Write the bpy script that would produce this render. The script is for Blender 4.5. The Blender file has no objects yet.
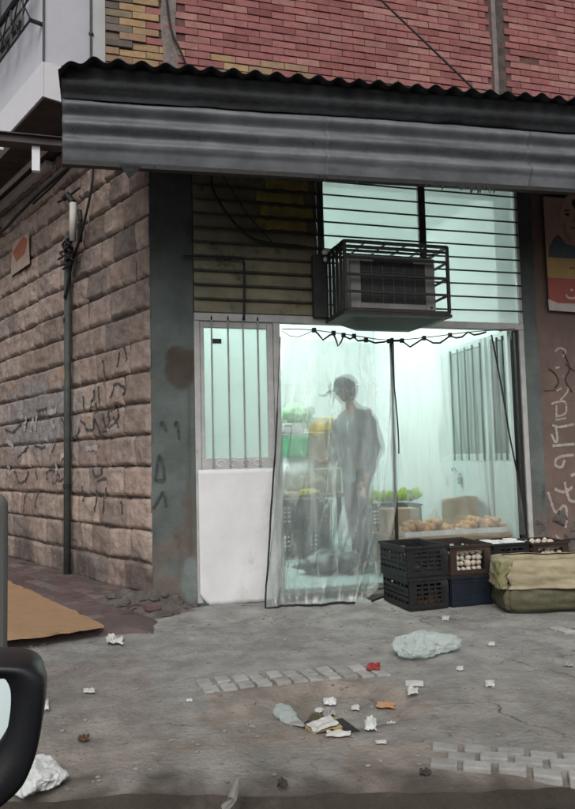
import bpy, bmesh, math, random
from mathutils import Vector, Matrix, noise as mnoise
random.seed(7)
C = bpy.context.scene.collection
scene = bpy.context.scene
R = math.radians

# ------------------------------------------------------------------ camera model
F, CX, CY = 700.0, 287.5, 404.5
YAW, PITCH, ROLL, CH = R(15.9), math.atan(54/700), -0.024, 1.10
fw = Vector((math.sin(YAW)*math.cos(PITCH), math.cos(YAW)*math.cos(PITCH), math.sin(PITCH)))
r0 = Vector((math.cos(YAW), -math.sin(YAW), 0)); u0 = r0.cross(fw)
RT = r0*math.cos(ROLL) + u0*math.sin(ROLL); UP = u0*math.cos(ROLL) - r0*math.sin(ROLL)
CAM = Vector((0, 0, CH))
def ray(x, y): return fw*F + RT*(x-CX) - UP*(y-CY)
def P(x, y, Y):            # where the sight line of a photo point meets the plane y = Y
    d = ray(x, y); return CAM + d*(Y/d.y)
def G(x, y, z=0.0):        # where it meets the level z
    d = ray(x, y); return CAM + d*((z-CH)/d.z)
def PX(x, y, X):
    d = ray(x, y); return CAM + d*(X/d.x)
cd = bpy.data.cameras.new('camera'); cam = bpy.data.objects.new('camera', cd); C.objects.link(cam)
m = Matrix((RT, UP, -fw)).transposed().to_4x4(); m.translation = CAM; cam.matrix_world = m
cd.sensor_fit = 'VERTICAL'; cd.sensor_height = 36; cd.lens = 36*F/809; cd.clip_end = 600; cd.clip_start = .05
scene.camera = cam

# ------------------------------------------------------------------ materials
def N(nt, t, **kw):
    n = nt.nodes.new(t)
    for k, v in kw.items():
        if k in n.inputs: n.inputs[k].default_value = v
        else: setattr(n, k, v)
    return n
def mat(name, c1, c2=None, scale=6, rough=.85, bump=.15, bscale=60, attr=False, metal=0, stain=None, spec=.3, detail=6, lo=.35, hi=.65):
    M = bpy.data.materials.new(name); M.use_nodes = True; nt = M.node_tree; L = nt.links.new
    b = nt.nodes['Principled BSDF']; tc = N(nt, 'ShaderNodeTexCoord')
    b.inputs['Roughness'].default_value = rough; b.inputs['Metallic'].default_value = metal
    b.inputs['Specular IOR Level'].default_value = spec
    c2 = c2 or tuple(v*.75 for v in c1)
    n1 = N(nt, 'ShaderNodeTexNoise', Scale=scale, Detail=detail, Roughness=.65); L(tc.outputs['Object'], n1.inputs['Vector'])
    rp = N(nt, 'ShaderNodeValToRGB'); rp.color_ramp.elements[0].position = lo; rp.color_ramp.elements[1].position = hi
    rp.color_ramp.elements[0].color = (*c2, 1); rp.color_ramp.elements[1].color = (*c1, 1)
    L(n1.outputs['Fac'], rp.inputs['Fac']); col = rp.outputs['Color']
    if attr:
        a = N(nt, 'ShaderNodeAttribute', attribute_name='tint')
        mx = N(nt, 'ShaderNodeMix', data_type='RGBA', blend_type='MULTIPLY'); mx.inputs['Factor'].default_value = 1
        L(col, mx.inputs['A']); L(a.outputs['Color'], mx.inputs['B']); col = mx.outputs['Result']
    for st in (stain or []):
        sc, ssc, th, soft = st[:4]
        n2 = N(nt, 'ShaderNodeTexNoise', Scale=ssc, Detail=8, Roughness=.7)
        mp = N(nt, 'ShaderNodeMapping'); mp.inputs['Scale'].default_value = st[4] if len(st) > 4 else (1, 1, 1)
        mp.inputs['Location'].default_value = (ssc*1.7, 3.1, .9)
        L(tc.outputs['Object'], mp.inputs['Vector']); L(mp.outputs[0], n2.inputs['Vector'])
        r2 = N(nt, 'ShaderNodeMapRange'); r2.inputs['From Min'].default_value = th; r2.inputs['From Max'].default_value = th+soft
        r2.inputs['To Max'].default_value = st[5] if len(st) > 5 else .85
        L(n2.outputs['Fac'], r2.inputs['Value'])
        mx = N(nt, 'ShaderNodeMix', data_type='RGBA'); L(r2.outputs[0], mx.inputs['Factor']); L(col, mx.inputs['A'])
        mx.inputs['B'].default_value = (*sc, 1); col = mx.outputs['Result']
    L(col, b.inputs['Base Color'])
    if bump:
        n3 = N(nt, 'ShaderNodeTexNoise', Scale=bscale, Detail=6, Roughness=.65); L(tc.outputs['Object'], n3.inputs['Vector'])
        bp = N(nt, 'ShaderNodeBump', Strength=bump, Distance=.02); L(n3.outputs['Fac'], bp.inputs['Height']); L(bp.outputs[0], b.inputs['Normal'])
    return M
def film(name, haze=.12, tint=(.93, .97, .96), gloss=.10, rough=.08, streak=0.0, blur=0.0):
    M = bpy.data.materials.new(name); M.use_nodes = True; nt = M.node_tree; L = nt.links.new
    nt.nodes.remove(nt.nodes['Principled BSDF']); out = nt.nodes['Material Output']
    tr = N(nt, 'ShaderNodeBsdfTransparent'); tr.inputs['Color'].default_value = (*tint, 1)
    df = N(nt, 'ShaderNodeBsdfDiffuse'); df.inputs['Color'].default_value = (.75, .82, .8, 1)
    tl = N(nt, 'ShaderNodeBsdfTranslucent'); tl.inputs['Color'].default_value = (.75, .82, .8, 1)
    ms = N(nt, 'ShaderNodeMixShader'); ms.inputs[0].default_value = .45; L(df.outputs[0], ms.inputs[1]); L(tl.outputs[0], ms.inputs[2])
    if blur:
        rf_ = N(nt, 'ShaderNodeBsdfRefraction'); rf_.inputs['Color'].default_value = (*tint, 1); rf_.inputs['IOR'].default_value = 1.10; rf_.inputs['Roughness'].default_value = .26
        mb_ = N(nt, 'ShaderNodeMixShader'); mb_.inputs[0].default_value = blur; L(tr.outputs[0], mb_.inputs[1]); L(rf_.outputs[0], mb_.inputs[2]); tr = mb_
    m1 = N(nt, 'ShaderNodeMixShader'); m1.inputs[0].default_value = haze; L(tr.outputs[0], m1.inputs[1]); L(ms.outputs[0], m1.inputs[2])
    if streak:
        tc = N(nt, 'ShaderNodeTexCoord'); mp = N(nt, 'ShaderNodeMapping'); mp.inputs['Scale'].default_value = (10, 10, .8)
        nz = N(nt, 'ShaderNodeTexNoise', Scale=1.0, Detail=5, Roughness=.6, Distortion=.6)
        L(tc.outputs['Object'], mp.inputs[0]); L(mp.outputs[0], nz.inputs['Vector'])
        mr = N(nt, 'ShaderNodeMapRange'); mr.inputs['From Min'].default_value = .45; mr.inputs['From Max'].default_value = .8
        mr.inputs['To Min'].default_value = haze; mr.inputs['To Max'].default_value = haze+streak
        L(nz.outputs['Fac'], mr.inputs['Value']); L(mr.outputs[0], m1.inputs[0])
    gl = N(nt, 'ShaderNodeBsdfGlossy'); gl.inputs['Roughness'].default_value = rough; gl.inputs['Color'].default_value = (.9, .9, .9, 1)
    lw = N(nt, 'ShaderNodeLayerWeight', Blend=.25)
    mr = N(nt, 'ShaderNodeMapRange'); mr.inputs['To Min'].default_value = gloss*.35; mr.inputs['To Max'].default_value = min(1, gloss*4)
    L(lw.outputs['Facing'], mr.inputs['Value'])
    m2 = N(nt, 'ShaderNodeMixShader'); L(mr.outputs[0], m2.inputs[0]); L(m1.outputs[0], m2.inputs[1]); L(gl.outputs[0], m2.inputs[2])
    L(m2.outputs[0], out.inputs['Surface'])
    return M
def emit(name, c, s):
    M = bpy.data.materials.new(name); M.use_nodes = True; b = M.node_tree.nodes['Principled BSDF']
    b.inputs['Base Color'].default_value = (*c, 1); b.inputs['Emission Color'].default_value = (*c, 1); b.inputs['Emission Strength'].default_value = s
    return M

MT = dict(
 stone=mat('rough_stone', (1, 1, 1), (.66, .65, .64), 11, .95, .7, 38, attr=True, stain=[((.09, .078, .07), 3.0, .60, .2, (1, 1, .6), .6), ((.08, .07, .065), 16, .66, .08, (1, 1, .3), .6)]),
 mortar=mat('dark_mortar', (.13, .108, .096), (.055, .047, .042), 15, .95, .6, 40),
 brick=mat('fired_brick', (1, 1, 1), (.74, .72, .72), 14, .9, .35, 90, attr=True, stain=[((.12, .08, .075), 2.2, .6, .25, (1, 1, 1), .6)]),
 brick_mortar=mat('brick_mortar', (.17, .09, .082), (.09, .055, .05), 12, .95, .4, 60),
 pillar=mat('weathered_green_plaster', (1, 1, 1), (.72, .72, .72), 5, .92, .35, 40, attr=True, stain=[((.12, .085, .07), 2.4, .54, .14, (1, 1, .5), .7), ((.03, .03, .03), 4.5, .60, .1, (1, 1, .35), .7)]),
 plaster=mat('brown_plaster', (.19, .135, .115), (.14, .10, .088), 3.5, .93, .35, 35, stain=[((.07, .055, .05), 2.2, .56, .2, (1, 1, .6), .7), ((.30, .24, .21), 5, .64, .06, (1, 1, 1), .6)]),
 white=mat('white_house_plaster', (.66, .66, .72), (.60, .60, .66), 3, .8, .08, 40, stain=[((.42, .42, .44), 2.5, .6, .3, (1, 1, .3), .5)]),
 fascia=mat('white_fascia', (.8, .8, .84), (.74, .74, .78), 3, .7, .05, 40),
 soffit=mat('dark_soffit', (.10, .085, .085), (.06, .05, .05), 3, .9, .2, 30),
 paint=mat('chalky_white_paint', (.76, .76, .775), (.66, .66, .675), 3, .55, .1, 30, stain=[((.36, .34, .31), 1.9, .56, .2, (1, 1, .6), .55), ((.26, .23, .20), 5, .63, .12, (1, 1, .45), .6), ((.15, .10, .07), 22, .68, .05, (1, 1, 1), .7)]),
 frame=mat('grey_white_frame_paint', (.50, .50, .49), (.39, .39, .38), 9, .6, .2, 40, stain=[((.13, .10, .08), 14, .62, .08, (1, 1, .5), .7)]),
 slat=mat('grimy_slat', (.30, .275, .185), (.18, .17, .125), 4, .8, .25, 40, stain=[((.24, .19, .06), 2.6, .60, .1, (1, 1, 2), .6), ((.03, .028, .022), 3.2, .56, .12, (1, 1, 1), .8)]),
 zinc=mat('galvanised_sheet', (.20, .21, .228), (.13, .138, .15), 5, .55, .15, 40, metal=.15, stain=[((.07, .068, .068), 2.2, .56, .2, (.35, 1, 3), .8), ((.12, .075, .05), 9, .64, .1, (1, 1, 1), .6), ((.04, .042, .045), 1.6, .5, .16, (.25, 1, 2.4), .75)]),
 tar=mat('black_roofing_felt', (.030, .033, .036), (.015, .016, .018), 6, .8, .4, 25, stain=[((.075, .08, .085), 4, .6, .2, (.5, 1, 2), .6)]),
 black=mat('black_painted_steel', (.018, .018, .018), (.03, .028, .026), 20, .5, .1, 60),
 rubber=mat('black_cable', (.015, .015, .015), (.025, .025, .025), 20, .6, 0),
 casing=mat('grey_casing', (.22, .22, .21), (.15, .15, .145), 8, .55, .05, 40),
 darkgrille=mat('dark_grille', (.02, .02, .02), (.035, .035, .035), 30, .6, .2, 80),
 pipe=mat('grey_green_pipe', (.085, .10, .095), (.055, .062, .058), 9, .6, .1, 30),
 whitepipe=mat('white_plastic_pipe', (.62, .61, .58), (.5, .49, .46), 9, .5, .05, 30),
 orange=mat('orange_paint', (.55, .25, .04), (.42, .18, .03), 20, .7, .1, 60),
 concrete=mat('worn_concrete', (.375, .367, .347), (.245, .239, .224), 5.5, .95, .9, 34, attr=True, stain=[((.11, .10, .09), 1.3, .56, .16, (1, 1, 1), .6), ((.19, .155, .135), 2.3, .58, .12, (1, 1, 1), .6), ((.30, .29, .27), 7, .66, .08, (1, 1, 1), .5), ((.075, .066, .058), 11, .63, .06, (1, 1, 1), .7), ((.10, .09, .08), 34, .62, .08, (1, 1, 1), .4), ((.40, .385, .36), 46, .68, .04, (1, 1, 1), .6)]),
 paver=mat('grey_paver', (1, 1, 1), (.78, .77, .75), 14, .95, .4, 70, attr=True, stain=[((.13, .12, .105), 5, .56, .2, (1, 1, 1), .6)]),
 asphalt=mat('dark_asphalt', (.05, .048, .046), (.028, .027, .026), 20, .95, .6, 90),
 soil=mat('black_gutter_soil', (.06, .05, .043), (.025, .022, .02), 20, .98, .8, 60),
 lane=mat('maroon_paving', (.15, .115, .108), (.105, .08, .077), 6, .95, .5, 40, stain=[((.19, .18, .17), 2.6, .6, .14, (1, 1, 1), .6)]),
 tan=mat('tan_concrete', (.40, .25, .14), (.34, .215, .125), 3, .9, .2, 40, stain=[((.20, .15, .11), 3, .56, .2, (1, 1, 1), .7), ((.16, .12, .10), 9, .6, .1, (1, 1, 1), .5)]),
 rubble=mat('grey_rubble', (.15, .135, .12), (.09, .08, .072), 8, .97, .7, 30),
 mint=mat('mint_tiled_wall', (.72, .775, .76), (.69, .75, .735), 1.5, .4, .02, 20),
 ceil=mat('white_ceiling', (.70, .78, .75), (.66, .74, .71), 1.5, .8, .02, 20),
 shopfloor=mat('grey_green_floor', (.36, .45, .43), (.28, .37, .35), 4, .5, .1, 40, stain=[((.12, .13, .12), 4, .6, .15, (1, 1, 1), .6)]),
 seam=mat('tile_seam', (.56, .68, .66), None, 4, .6, 0),
 skin=mat('skin', (.33, .19, .13), (.29, .16, .11), 12, .6, .05, 40),
 hair=mat('dark_hair', (.03, .025, .022), None, 40, .7, .3, 120),
 shirt=mat('grey_shirt', (.19, .205, .21), (.14, .15, .155), 7, .9, .2, 30),
 trousers=mat('dark_trousers', (.018, .023, .032), (.012, .015, .022), 7, .9, .2, 30),
 cap=mat('grey_cap', (.11, .12, .12), (.08, .085, .085), 9, .9, .2, 50),
 shoe=mat('black_shoe', (.02, .02, .02), None, 9, .5, 0),
 crate=mat('black_crate_plastic', (.02, .021, .023), (.012, .012, .013), 14, .5, .1, 60, stain=[((.10, .095, .085), 7, .58, .16, (1, 1, 1), .55)]),
 browncrate=mat('brown_crate_plastic', (.05, .032, .026), (.03, .02, .018), 14, .55, .1, 60, stain=[((.13, .11, .095), 7, .58, .16, (1, 1, 1), .5)]),
 navycrate=mat('navy_crate_plastic', (.014, .02, .033), (.01, .014, .02), 14, .5, .1, 60, stain=[((.07, .07, .075), 6, .58, .16, (1, 1, 1), .45)]),
 garlic=mat('pale_bulb', (.62, .57, .48), (.5, .44, .36), 12, .6, .1, 50),
 carrot=mat('orange_root', (.5, .2, .07), (.38, .14, .05), 12, .6, .1, 50),
 potato=mat('brown_potato', (.30, .21, .13), (.22, .15, .09), 12, .8, .1, 50),
 aub=mat('grey_aubergine', (.10, .10, .11), (.06, .06, .07), 12, .35, .05, 50),
 onion=mat('orange_onion', (.58, .38, .22), (.46, .28, .15), 12, .5, .05, 50),
 mushroom=mat('white_carton', (.75, .76, .74), (.6, .61, .59), 12, .6, .1, 50),
 lettuce=mat('yellow_green_leaf', (.56, .68, .06), (.40, .54, .05), 12, .6, .2, 50),
 leafdark=mat('dark_green_leaf', (.08, .16, .05), (.05, .11, .035), 12, .6, .2, 50),
 carton=mat('brown_cardboard', (.38, .29, .19), (.32, .24, .155), 6, .9, .1, 40),
 sack=mat('woven_sack', (.40, .36, .27), (.33, .29, .21), 12, .95, .5, 90),
 wrap=mat('straw_wrapping', (.40, .345, .23), (.30, .255, .165), 6, .6, .4, 24, stain=[((.16, .125, .075), 4, .58, .14, (1, 1, 1), .6)]),
 wrapgreen=mat('olive_plastic', (.115, .108, .062), (.075, .072, .042), 7, .45, .5, 24, stain=[((.24, .225, .11), 4, .62, .1, (1, 1, 1), .6)]),
 greenpack=mat('green_packet', (.05, .50, .20), (.03, .38, .15), 9, .5, .1, 40),
 palegreen=mat('pale_green_packet', (.20, .46, .20), (.38, .56, .36), 16, .5, .3, 40),
 yellow=mat('yellow_packet', (.85, .62, .01), (.75, .42, .02), 18, .5, .1, 40),
 foam=mat('white_foam', (.72, .74, .72), (.6, .62, .6), 9, .7, .1, 40),
 paper=mat('dirty_white_paper', (.66, .65, .62), (.5, .49, .46), 20, .8, .2, 60),
 redpack=mat('red_packet', (.36, .04, .035), (.22, .03, .03), 14, .45, .2, 50),
 rust=mat('orange_wrapper', (.48, .22, .08), (.42, .30, .2), 14, .6, .2, 50),
 dull=mat('grey_wrapper', (.38, .37, .35), (.26, .25, .24), 14, .7, .2, 50),
 yellowpages=mat('yellowed_pages', (.46, .36, .14), (.30, .24, .11), 14, .8, .2, 60),
 fadedink=mat('faded_black_paint', (.06, .055, .053), (.12, .105, .10), 30, .9, .2, 60, lo=.4, hi=.6),
 paleink=mat('faded_white_paint', (.46, .44, .44), (.36, .32, .30), 22, .9, .2, 60),
 palebar=mat('pale_grey_bar', (.34, .35, .34), (.26, .27, .26), 9, .6, .1, 40),
 clod=mat('dirt_clod', (.10, .085, .072), (.06, .052, .045), 20, .98, .6, 60),
 leaf=mat('dry_brown_leaf', (.14, .075, .04), (.09, .05, .03), 14, .9, .2, 50),
 whiteink=mat('white_spray_paint', (.44, .40, .37), (.30, .26, .24), 25, .9, .1, 60),
 blackink=mat('black_spray_paint', (.03, .03, .03), (.06, .055, .05), 25, .9, .1, 60),
 greenink=mat('dark_green_paint', (.04, .055, .05), (.07, .085, .08), 25, .9, .1, 60),
 pebble=mat('pebble', (.34, .325, .30), (.19, .178, .165), 3, .95, .3, 60),
 car=mat('black_car_plastic', (.010, .011, .013), (.013, .014, .016), 30, .35, .03, 200, spec=.5),
 carpaint=mat('dark_car_paint', (.03, .033, .04), None, 3, .25, 0, spec=.6),
 post=mat('grey_post_paint', (.17, .175, .165), (.14, .145, .135), 5, .8, .1, 40),
 ppink=mat('poster_pink', (.42, .26, .22), (.36, .22, .19), 6, .6, .03),
 pskin=mat('poster_skin', (.46, .30, .23), (.42, .27, .20), 10, .6, .03),
 pdark=mat('poster_dark_blue', (.09, .11, .14), None, 8, .6, .03),
 phair=mat('poster_black', (.03, .025, .025), None, 8, .6, .03),
 pyellow=mat('poster_yellow', (.46, .30, .13), (.40, .26, .11), 6, .6, .03),
 pred=mat('poster_red', (.40, .11, .09), (.34, .09, .08), 6, .6, .03),
 pwhite=mat('poster_white', (.6, .52, .48), None, 6, .6, .03),
 stickpale=mat('sticker_pale', (.42, .33, .27), (.34, .26, .22), 10, .8, .1),
 stickred=mat('sticker_red', (.36, .12, .07), (.28, .10, .06), 10, .8, .1),
 window=mat('dark_window_glass', (.16, .17, .19), None, 4, .15, 0, spec=.6),
)
def add_cracks(M, scale, width, col):
    nt = M.node_tree; L = nt.links.new; b = nt.nodes['Principled BSDF']; src = b.inputs['Base Color'].links[0].from_socket
    tc = N(nt, 'ShaderNodeTexCoord'); nzt = N(nt, 'ShaderNodeTexNoise', Scale=5.0, Detail=6); L(tc.outputs['Object'], nzt.inputs['Vector'])
    ma = N(nt, 'ShaderNodeVectorMath', operation='MULTIPLY_ADD'); ma.inputs[1].default_value = (.28, .28, .28); L(nzt.outputs['Color'], ma.inputs[0]); L(tc.outputs['Object'], ma.inputs[2])
    vo = N(nt, 'ShaderNodeTexVoronoi', feature='DISTANCE_TO_EDGE'); vo.inputs['Scale'].default_value = scale; L(ma.outputs[0], vo.inputs['Vector'])
    mr = N(nt, 'ShaderNodeMapRange'); mr.inputs['From Min'].default_value = width; mr.inputs['From Max'].default_value = 0; L(vo.outputs['Distance'], mr.inputs['Value'])
    n2 = N(nt, 'ShaderNodeTexNoise', Scale=1.7, Detail=3); L(tc.outputs['Object'], n2.inputs['Vector'])
    m2 = N(nt, 'ShaderNodeMapRange'); m2.inputs['From Min'].default_value = .50; m2.inputs['From Max'].default_value = .66; L(n2.outputs['Fac'], m2.inputs['Value'])
    mu = N(nt, 'ShaderNodeMath', operation='MULTIPLY'); L(mr.outputs[0], mu.inputs[0]); L(m2.outputs[0], mu.inputs[1])
    mx = N(nt, 'ShaderNodeMix', data_type='RGBA'); L(mu.outputs[0], mx.inputs['Factor']); L(src, mx.inputs['A']); mx.inputs['B'].default_value = (*col, 1); L(mx.outputs['Result'], b.inputs['Base Color'])
add_cracks(MT['concrete'], .9, .010, (.05, .045, .04))
M_curtain = film('clear_plastic_sheet', .19, (.92, .945, .94), .085, .16, streak=.30, blur=.5)
M_clear = film('thin_clear_sheet', .09, (.96, .975, .97), .05, .12, streak=.26, blur=.3)
M_frost = film('frosted_transom_glass', .5, (.95, .98, .97), .05, .1)
M_glass = film('window_glass', .02, (.93, .97, .96), .06, .02)
M_door_glass = film('hazy_door_glass', .42, (.78, .84, .82), .05, .15)
M_bag = film('milky_plastic_bag', .72, (.9, .93, .93), .05, .3, streak=.2)
M_lamp = emit('lit_tube', (.91, 1.0, .97), 245.0)
M_mirror = bpy.data.materials.new('mirror_glass'); M_mirror.use_nodes = True
_b = M_mirror.node_tree.nodes['Principled BSDF']; _b.inputs['Metallic'].default_value = 1; _b.inputs['Roughness'].default_value = .03
_b.inputs['Base Color'].default_value = (.36, .415, .42, 1)

# ------------------------------------------------------------------ mesh builder
class MB:
    def __init__(s): s.v = []; s.f = []; s.c = []
    def add(s, vs, fs, col=(1, 1, 1)):
        o = len(s.v); s.v += [Vector(v) for v in vs]; s.f += [tuple(i+o for i in f) for f in fs]
        s.c += (col if isinstance(col, list) else [col]*len(vs)); return s
    def box(s, x0, x1, y0, y1, z0, z1, col=(1, 1, 1)):
        return s.add([(x0,y0,z0),(x1,y0,z0),(x1,y1,z0),(x0,y1,z0),(x0,y0,z1),(x1,y0,z1),(x1,y1,z1),(x0,y1,z1)],
                     [(3,2,1,0),(4,5,6,7),(0,1,5,4),(1,2,6,5),(2,3,7,6),(3,0,4,7)], col)
    def obox(s, o, ax, ay, az, col=(1, 1, 1)):   # corner o, three edge vectors
        o, ax, ay, az = Vector(o), Vector(ax), Vector(ay), Vector(az)
        return s.add([o, o+ax, o+ax+ay, o+ay, o+az, o+ax+az, o+ax+ay+az, o+ay+az],
                     [(3,2,1,0),(4,5,6,7),(0,1,5,4),(1,2,6,5),(2,3,7,6),(3,0,4,7)], col)
    def bar(s, p, q, w, h=None):
        p, q = Vector(p), Vector(q); d = (q-p).normalized(); h = h or w
        a = d.cross(Vector((0, 0, 1)))
        if a.length < .01: a = Vector((1, 0, 0))
        a.normalize(); b = a.cross(d).normalized()
        return s.obox(p-a*w/2-b*h/2, q-p, a*w, b*h) if False else s.obox(p-a*w/2-b*h/2, a*w, b*h, q-p)
    def tube(s, pts, r, seg=7):
        pts = [Vector(p) for p in pts]; n = len(pts); vs = []; fs = []
        rr = r if isinstance(r, (list, tuple)) else [r]*n
        for i, p in enumerate(pts):
            d = (pts[min(i+1, n-1)] - pts[max(i-1, 0)]).normalized()
            a = d.cross(Vector((0, 0, 1)));  a = Vector((1, 0, 0)) if a.length < .05 else a.normalized()
            b = a.cross(d).normalized()
            for k in range(seg):
                t = 2*math.pi*k/seg; vs.append(p + (a*math.cos(t)+b*math.sin(t))*rr[i])
        for i in range(n-1):
            for k in range(seg):
                k2 = (k+1) % seg; fs.append((i*seg+k, i*seg+k2, (i+1)*seg+k2, (i+1)*seg+k))
        fs.append(tuple(range(seg-1, -1, -1))); fs.append(tuple((n-1)*seg+k for k in range(seg)))
        return s.add(vs, fs)
    def grid(s, fn, nu, nv, cf=None):
        vs = []; cs = []
        for j in range(nv+1):
            for i in range(nu+1):
                p = fn(i/nu, j/nv); vs.append(p); cs.append(cf(i/nu, j/nv) if cf else (1, 1, 1))
        fs = [(j*(nu+1)+i, j*(nu+1)+i+1, (j+1)*(nu+1)+i+1, (j+1)*(nu+1)+i) for j in range(nv) for i in range(nu)]
        return s.add(vs, fs, cs)
    def ball(s, c, rx, ry=None, rz=None, seg=10, ring=7, rough=0, seed=0):
        ry = ry or rx; rz = rz or rx; c = Vector(c); vs = []; fs = []
        for j in range(ring+1):
            th = math.pi*j/ring
            for i in range(seg):
                ph = 2*math.pi*i/seg; d = Vector((math.sin(th)*math.cos(ph), math.sin(th)*math.sin(ph), math.cos(th)))
                k = 1 + rough*mnoise.noise(d*2.1+Vector((seed*3.7, seed, 0)))
                vs.append(c + Vector((d.x*rx, d.y*ry, d.z*rz))*k)
        for j in range(ring):
            for i in range(seg):
                i2 = (i+1) % seg; fs.append((j*seg+i, (j+1)*seg+i, (j+1)*seg+i2, j*seg+i2))
        return s.add(vs, fs)
    def prism(s, pts, off):     # polygon pts swept by off
        n = len(pts); off = Vector(off); a = [Vector(p) for p in pts]; b = [p+off for p in a]
        return s.add(a+b, [tuple(range(n-1, -1, -1)), tuple(range(n, 2*n))] + [(i, (i+1) % n, n+(i+1) % n, n+i) for i in range(n)])
    def build(s, name, mt, root=None, smooth=False, bevel=0, solid=0, loc=None, sub=0, fix=True):
        base = Vector((0, 0, 0)); top = root
        while top is not None and top.parent is not None: top = top.parent
        if top is not None: base = top.location
        elif loc is not None: base = Vector(loc)
        me = bpy.data.meshes.new(name); me.from_pydata([v-base for v in s.v], [], s.f)
        if fix:
            bm = bmesh.new(); bm.from_mesh(me); bmesh.ops.remove_doubles(bm, verts=bm.verts, dist=1e-6) if False else None
            bmesh.ops.recalc_face_normals(bm, faces=bm.faces); bm.to_mesh(me); bm.free()
        at = me.color_attributes.new('tint', 'FLOAT_COLOR', 'POINT')
        for i, c in enumerate(s.c): at.data[i].color = (*c, 1)
        if smooth:
            for p in me.polygons: p.use_smooth = True
        me.materials.append(mt)
        o = bpy.data.objects.new(name, me); C.objects.link(o)
        if root is not None: o.parent = root
        else: o.location = base
        if solid:
            md = o.modifiers.new('thickness', 'SOLIDIFY'); md.thickness = solid; md.offset = 0
        if bevel:
            md = o.modifiers.new('bevel', 'BEVEL'); md.width = bevel; md.segments = 2; md.limit_method = 'ANGLE'
        if sub:
            md = o.modifiers.new('sub', 'SUBSURF'); md.levels = sub; md.render_levels = sub
        return o
def tag(o, label=None, cat=None, group=None, kind=None):
    if label: o['label'] = label
    if cat: o['category'] = cat
    if group: o['group'] = group
    if kind: o['kind'] = kind
    return o
def thing(name, label, cat, loc, group=None):
    o = bpy.data.objects.new(name, None); C.objects.link(o); o.location = Vector(loc); o.empty_display_size = .1
    return tag(o, label, cat, group)
def copy_tree(o, parent=None):
    c = o.copy(); C.objects.link(c)
    if parent is not None: c.parent = parent
    for ch in list(o.children): copy_tree(ch, c)
    return c
def nz(x, y, z=0.0, s=1.0): return mnoise.noise(Vector((x*s, y*s, z*s)))
def fbm(x, y, z=0.0, s=1.0): return mnoise.fractal(Vector((x*s, y*s, z*s)), .9, 2.1, 5)
def ribbon(mb, pts, w, off):    # flat brush stroke along pts; off = outward unit vector
    pts = [Vector(p) for p in pts]; n = len(pts); off = Vector(off); vs = []
    for i, p in enumerate(pts):
        d = (pts[min(i+1, n-1)]-pts[max(i-1, 0)]).normalized(); a = d.cross(off).normalized()
        k = w*(.5+.15*math.sin(i*2.3)); vs += [p+a*k, p-a*k]
    mb.add(vs, [(2*i, 2*i+1, 2*i+3, 2*i+2) for i in range(n-1)])
def smoothline(pts, n=6):
    pts = [Vector(p) for p in pts]; out = []
    for i in range(len(pts)-1):
        a = pts[max(i-1, 0)]; b = pts[i]; c = pts[i+1]; d = pts[min(i+2, len(pts)-1)]
        for k in range(n):
            t = k/n; out.append(.5*((2*b)+(c-a)*t+(2*a-5*b+4*c-d)*t*t+(3*b-a-3*c+d)*t**3))
    out.append(pts[-1]); return out

D = 5.36                     # shop front plane
W0 = Vector((.43, D, 0)); WD = Vector((-.408, .913, 0)).normalized(); WN = Vector((-WD.y, WD.x, 0))   # side wall: start, direction, outward
if WN.x > 0: WN = -WN

# ================================================================== GROUND
def kerb_y(x): return 2.565 - .30*(x+.09) + .035*nz(x, 0, 0, 2.3) + .022*nz(x, 5, 0, 11)
def ground_z(x, y):
    z = .012*fbm(x, y, 0, 1.1) + .006*nz(x, y, 4, 6)
    h = math.hypot((x-1.08)/.36, (y-3.05)/.30)
    h += .25*nz(x, y, 9, 5)
    if h < 1: z -= .045*min(1, (1-h)*4)
    z += .006*nz(x*.6, y, 8, 9)
    z += .03*max(0, 1-math.hypot((x-.9)/.7, (y-5.15)/.25))
    return z
def ground_c(x, y):
    h = math.hypot((x-1.08)/.36, (y-3.05)/.30) + .25*nz(x, y, 9, 5)
    c = Vector((1, 1, 1))
    k = nz(x, y, 2, 1.4)
    wob = nz(x, y, 6, 4)+.6*nz(x, y, 6, 13)
    if .62 < h < 1.15 or (h < 1.7 and x < 1.0 and k > -.1): c = Vector((.84, .735, .66))*(1+.3*wob)
    elif h < .62: c = Vector((1.08, 1.08, 1.05))
    if y < kerb_y(x)+.45 and k > -.15: c = Vector((.92, .80, .73))
    if x < .3 and y < 4.2: c = c.lerp(Vector((.95, .85, .8)), .6)
    if y < 3.6: c = c.lerp(Vector((.97, .915, .865)), min(.65, (3.6-y)*1.1)*(.7+.5*k))
    c *= 1+.16*wob
    e = (y-kerb_y(x))/.15 + .9*wob
    if e < 1: c = c.lerp(Vector((.26, .22, .19)), min(.88, (1-e)*.9))
    return tuple(c)
pv = MB()
xs0, xs1 = -7.0, 9.0
def ux(u):
    return xs0 + (xs1-xs0)*u
NU, NV = 560, 130
def pf(u, v):
    x = ux(u); y0 = kerb_y(x); y = y0 + (5.9-y0)*v
    z = ground_z(x, y)
    if v < .02: z -= .022*(1-v/.02)
    return (x, y, z)
pv.grid(pf, NU, NV, lambda u, v: ground_c(pf(u, v)[0], pf(u, v)[1]))
def kf(u, v):
    x = ux(u); y0 = kerb_y(x); return (x, y0 - .10*v - .05*v*nz(x, 3, 0, 7), ground_z(x, y0) - .022 - .11*v**.7 + .03*nz(x, v, 0, 12)*v)
pv.grid(kf, NU, 5, lambda u, v: tuple(Vector((.22, .19, .165))*(1-.5*v)))
tag(pv.build('pavement', MT['concrete'], smooth=True, fix=False), kind='structure')
rd = MB(); rd.box(-250, 250, -250, 250, -.40, -.135); tag(rd.build('road', MT['asphalt']), kind='structure')
gs = MB()
gs.grid(lambda u, v: (ux(u), kerb_y(ux(u))+.01-.35*v, -.125+.07*(1-v)*(.55+.9*nz(ux(u), v*.4, 0, 9))), 320, 8)
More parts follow.
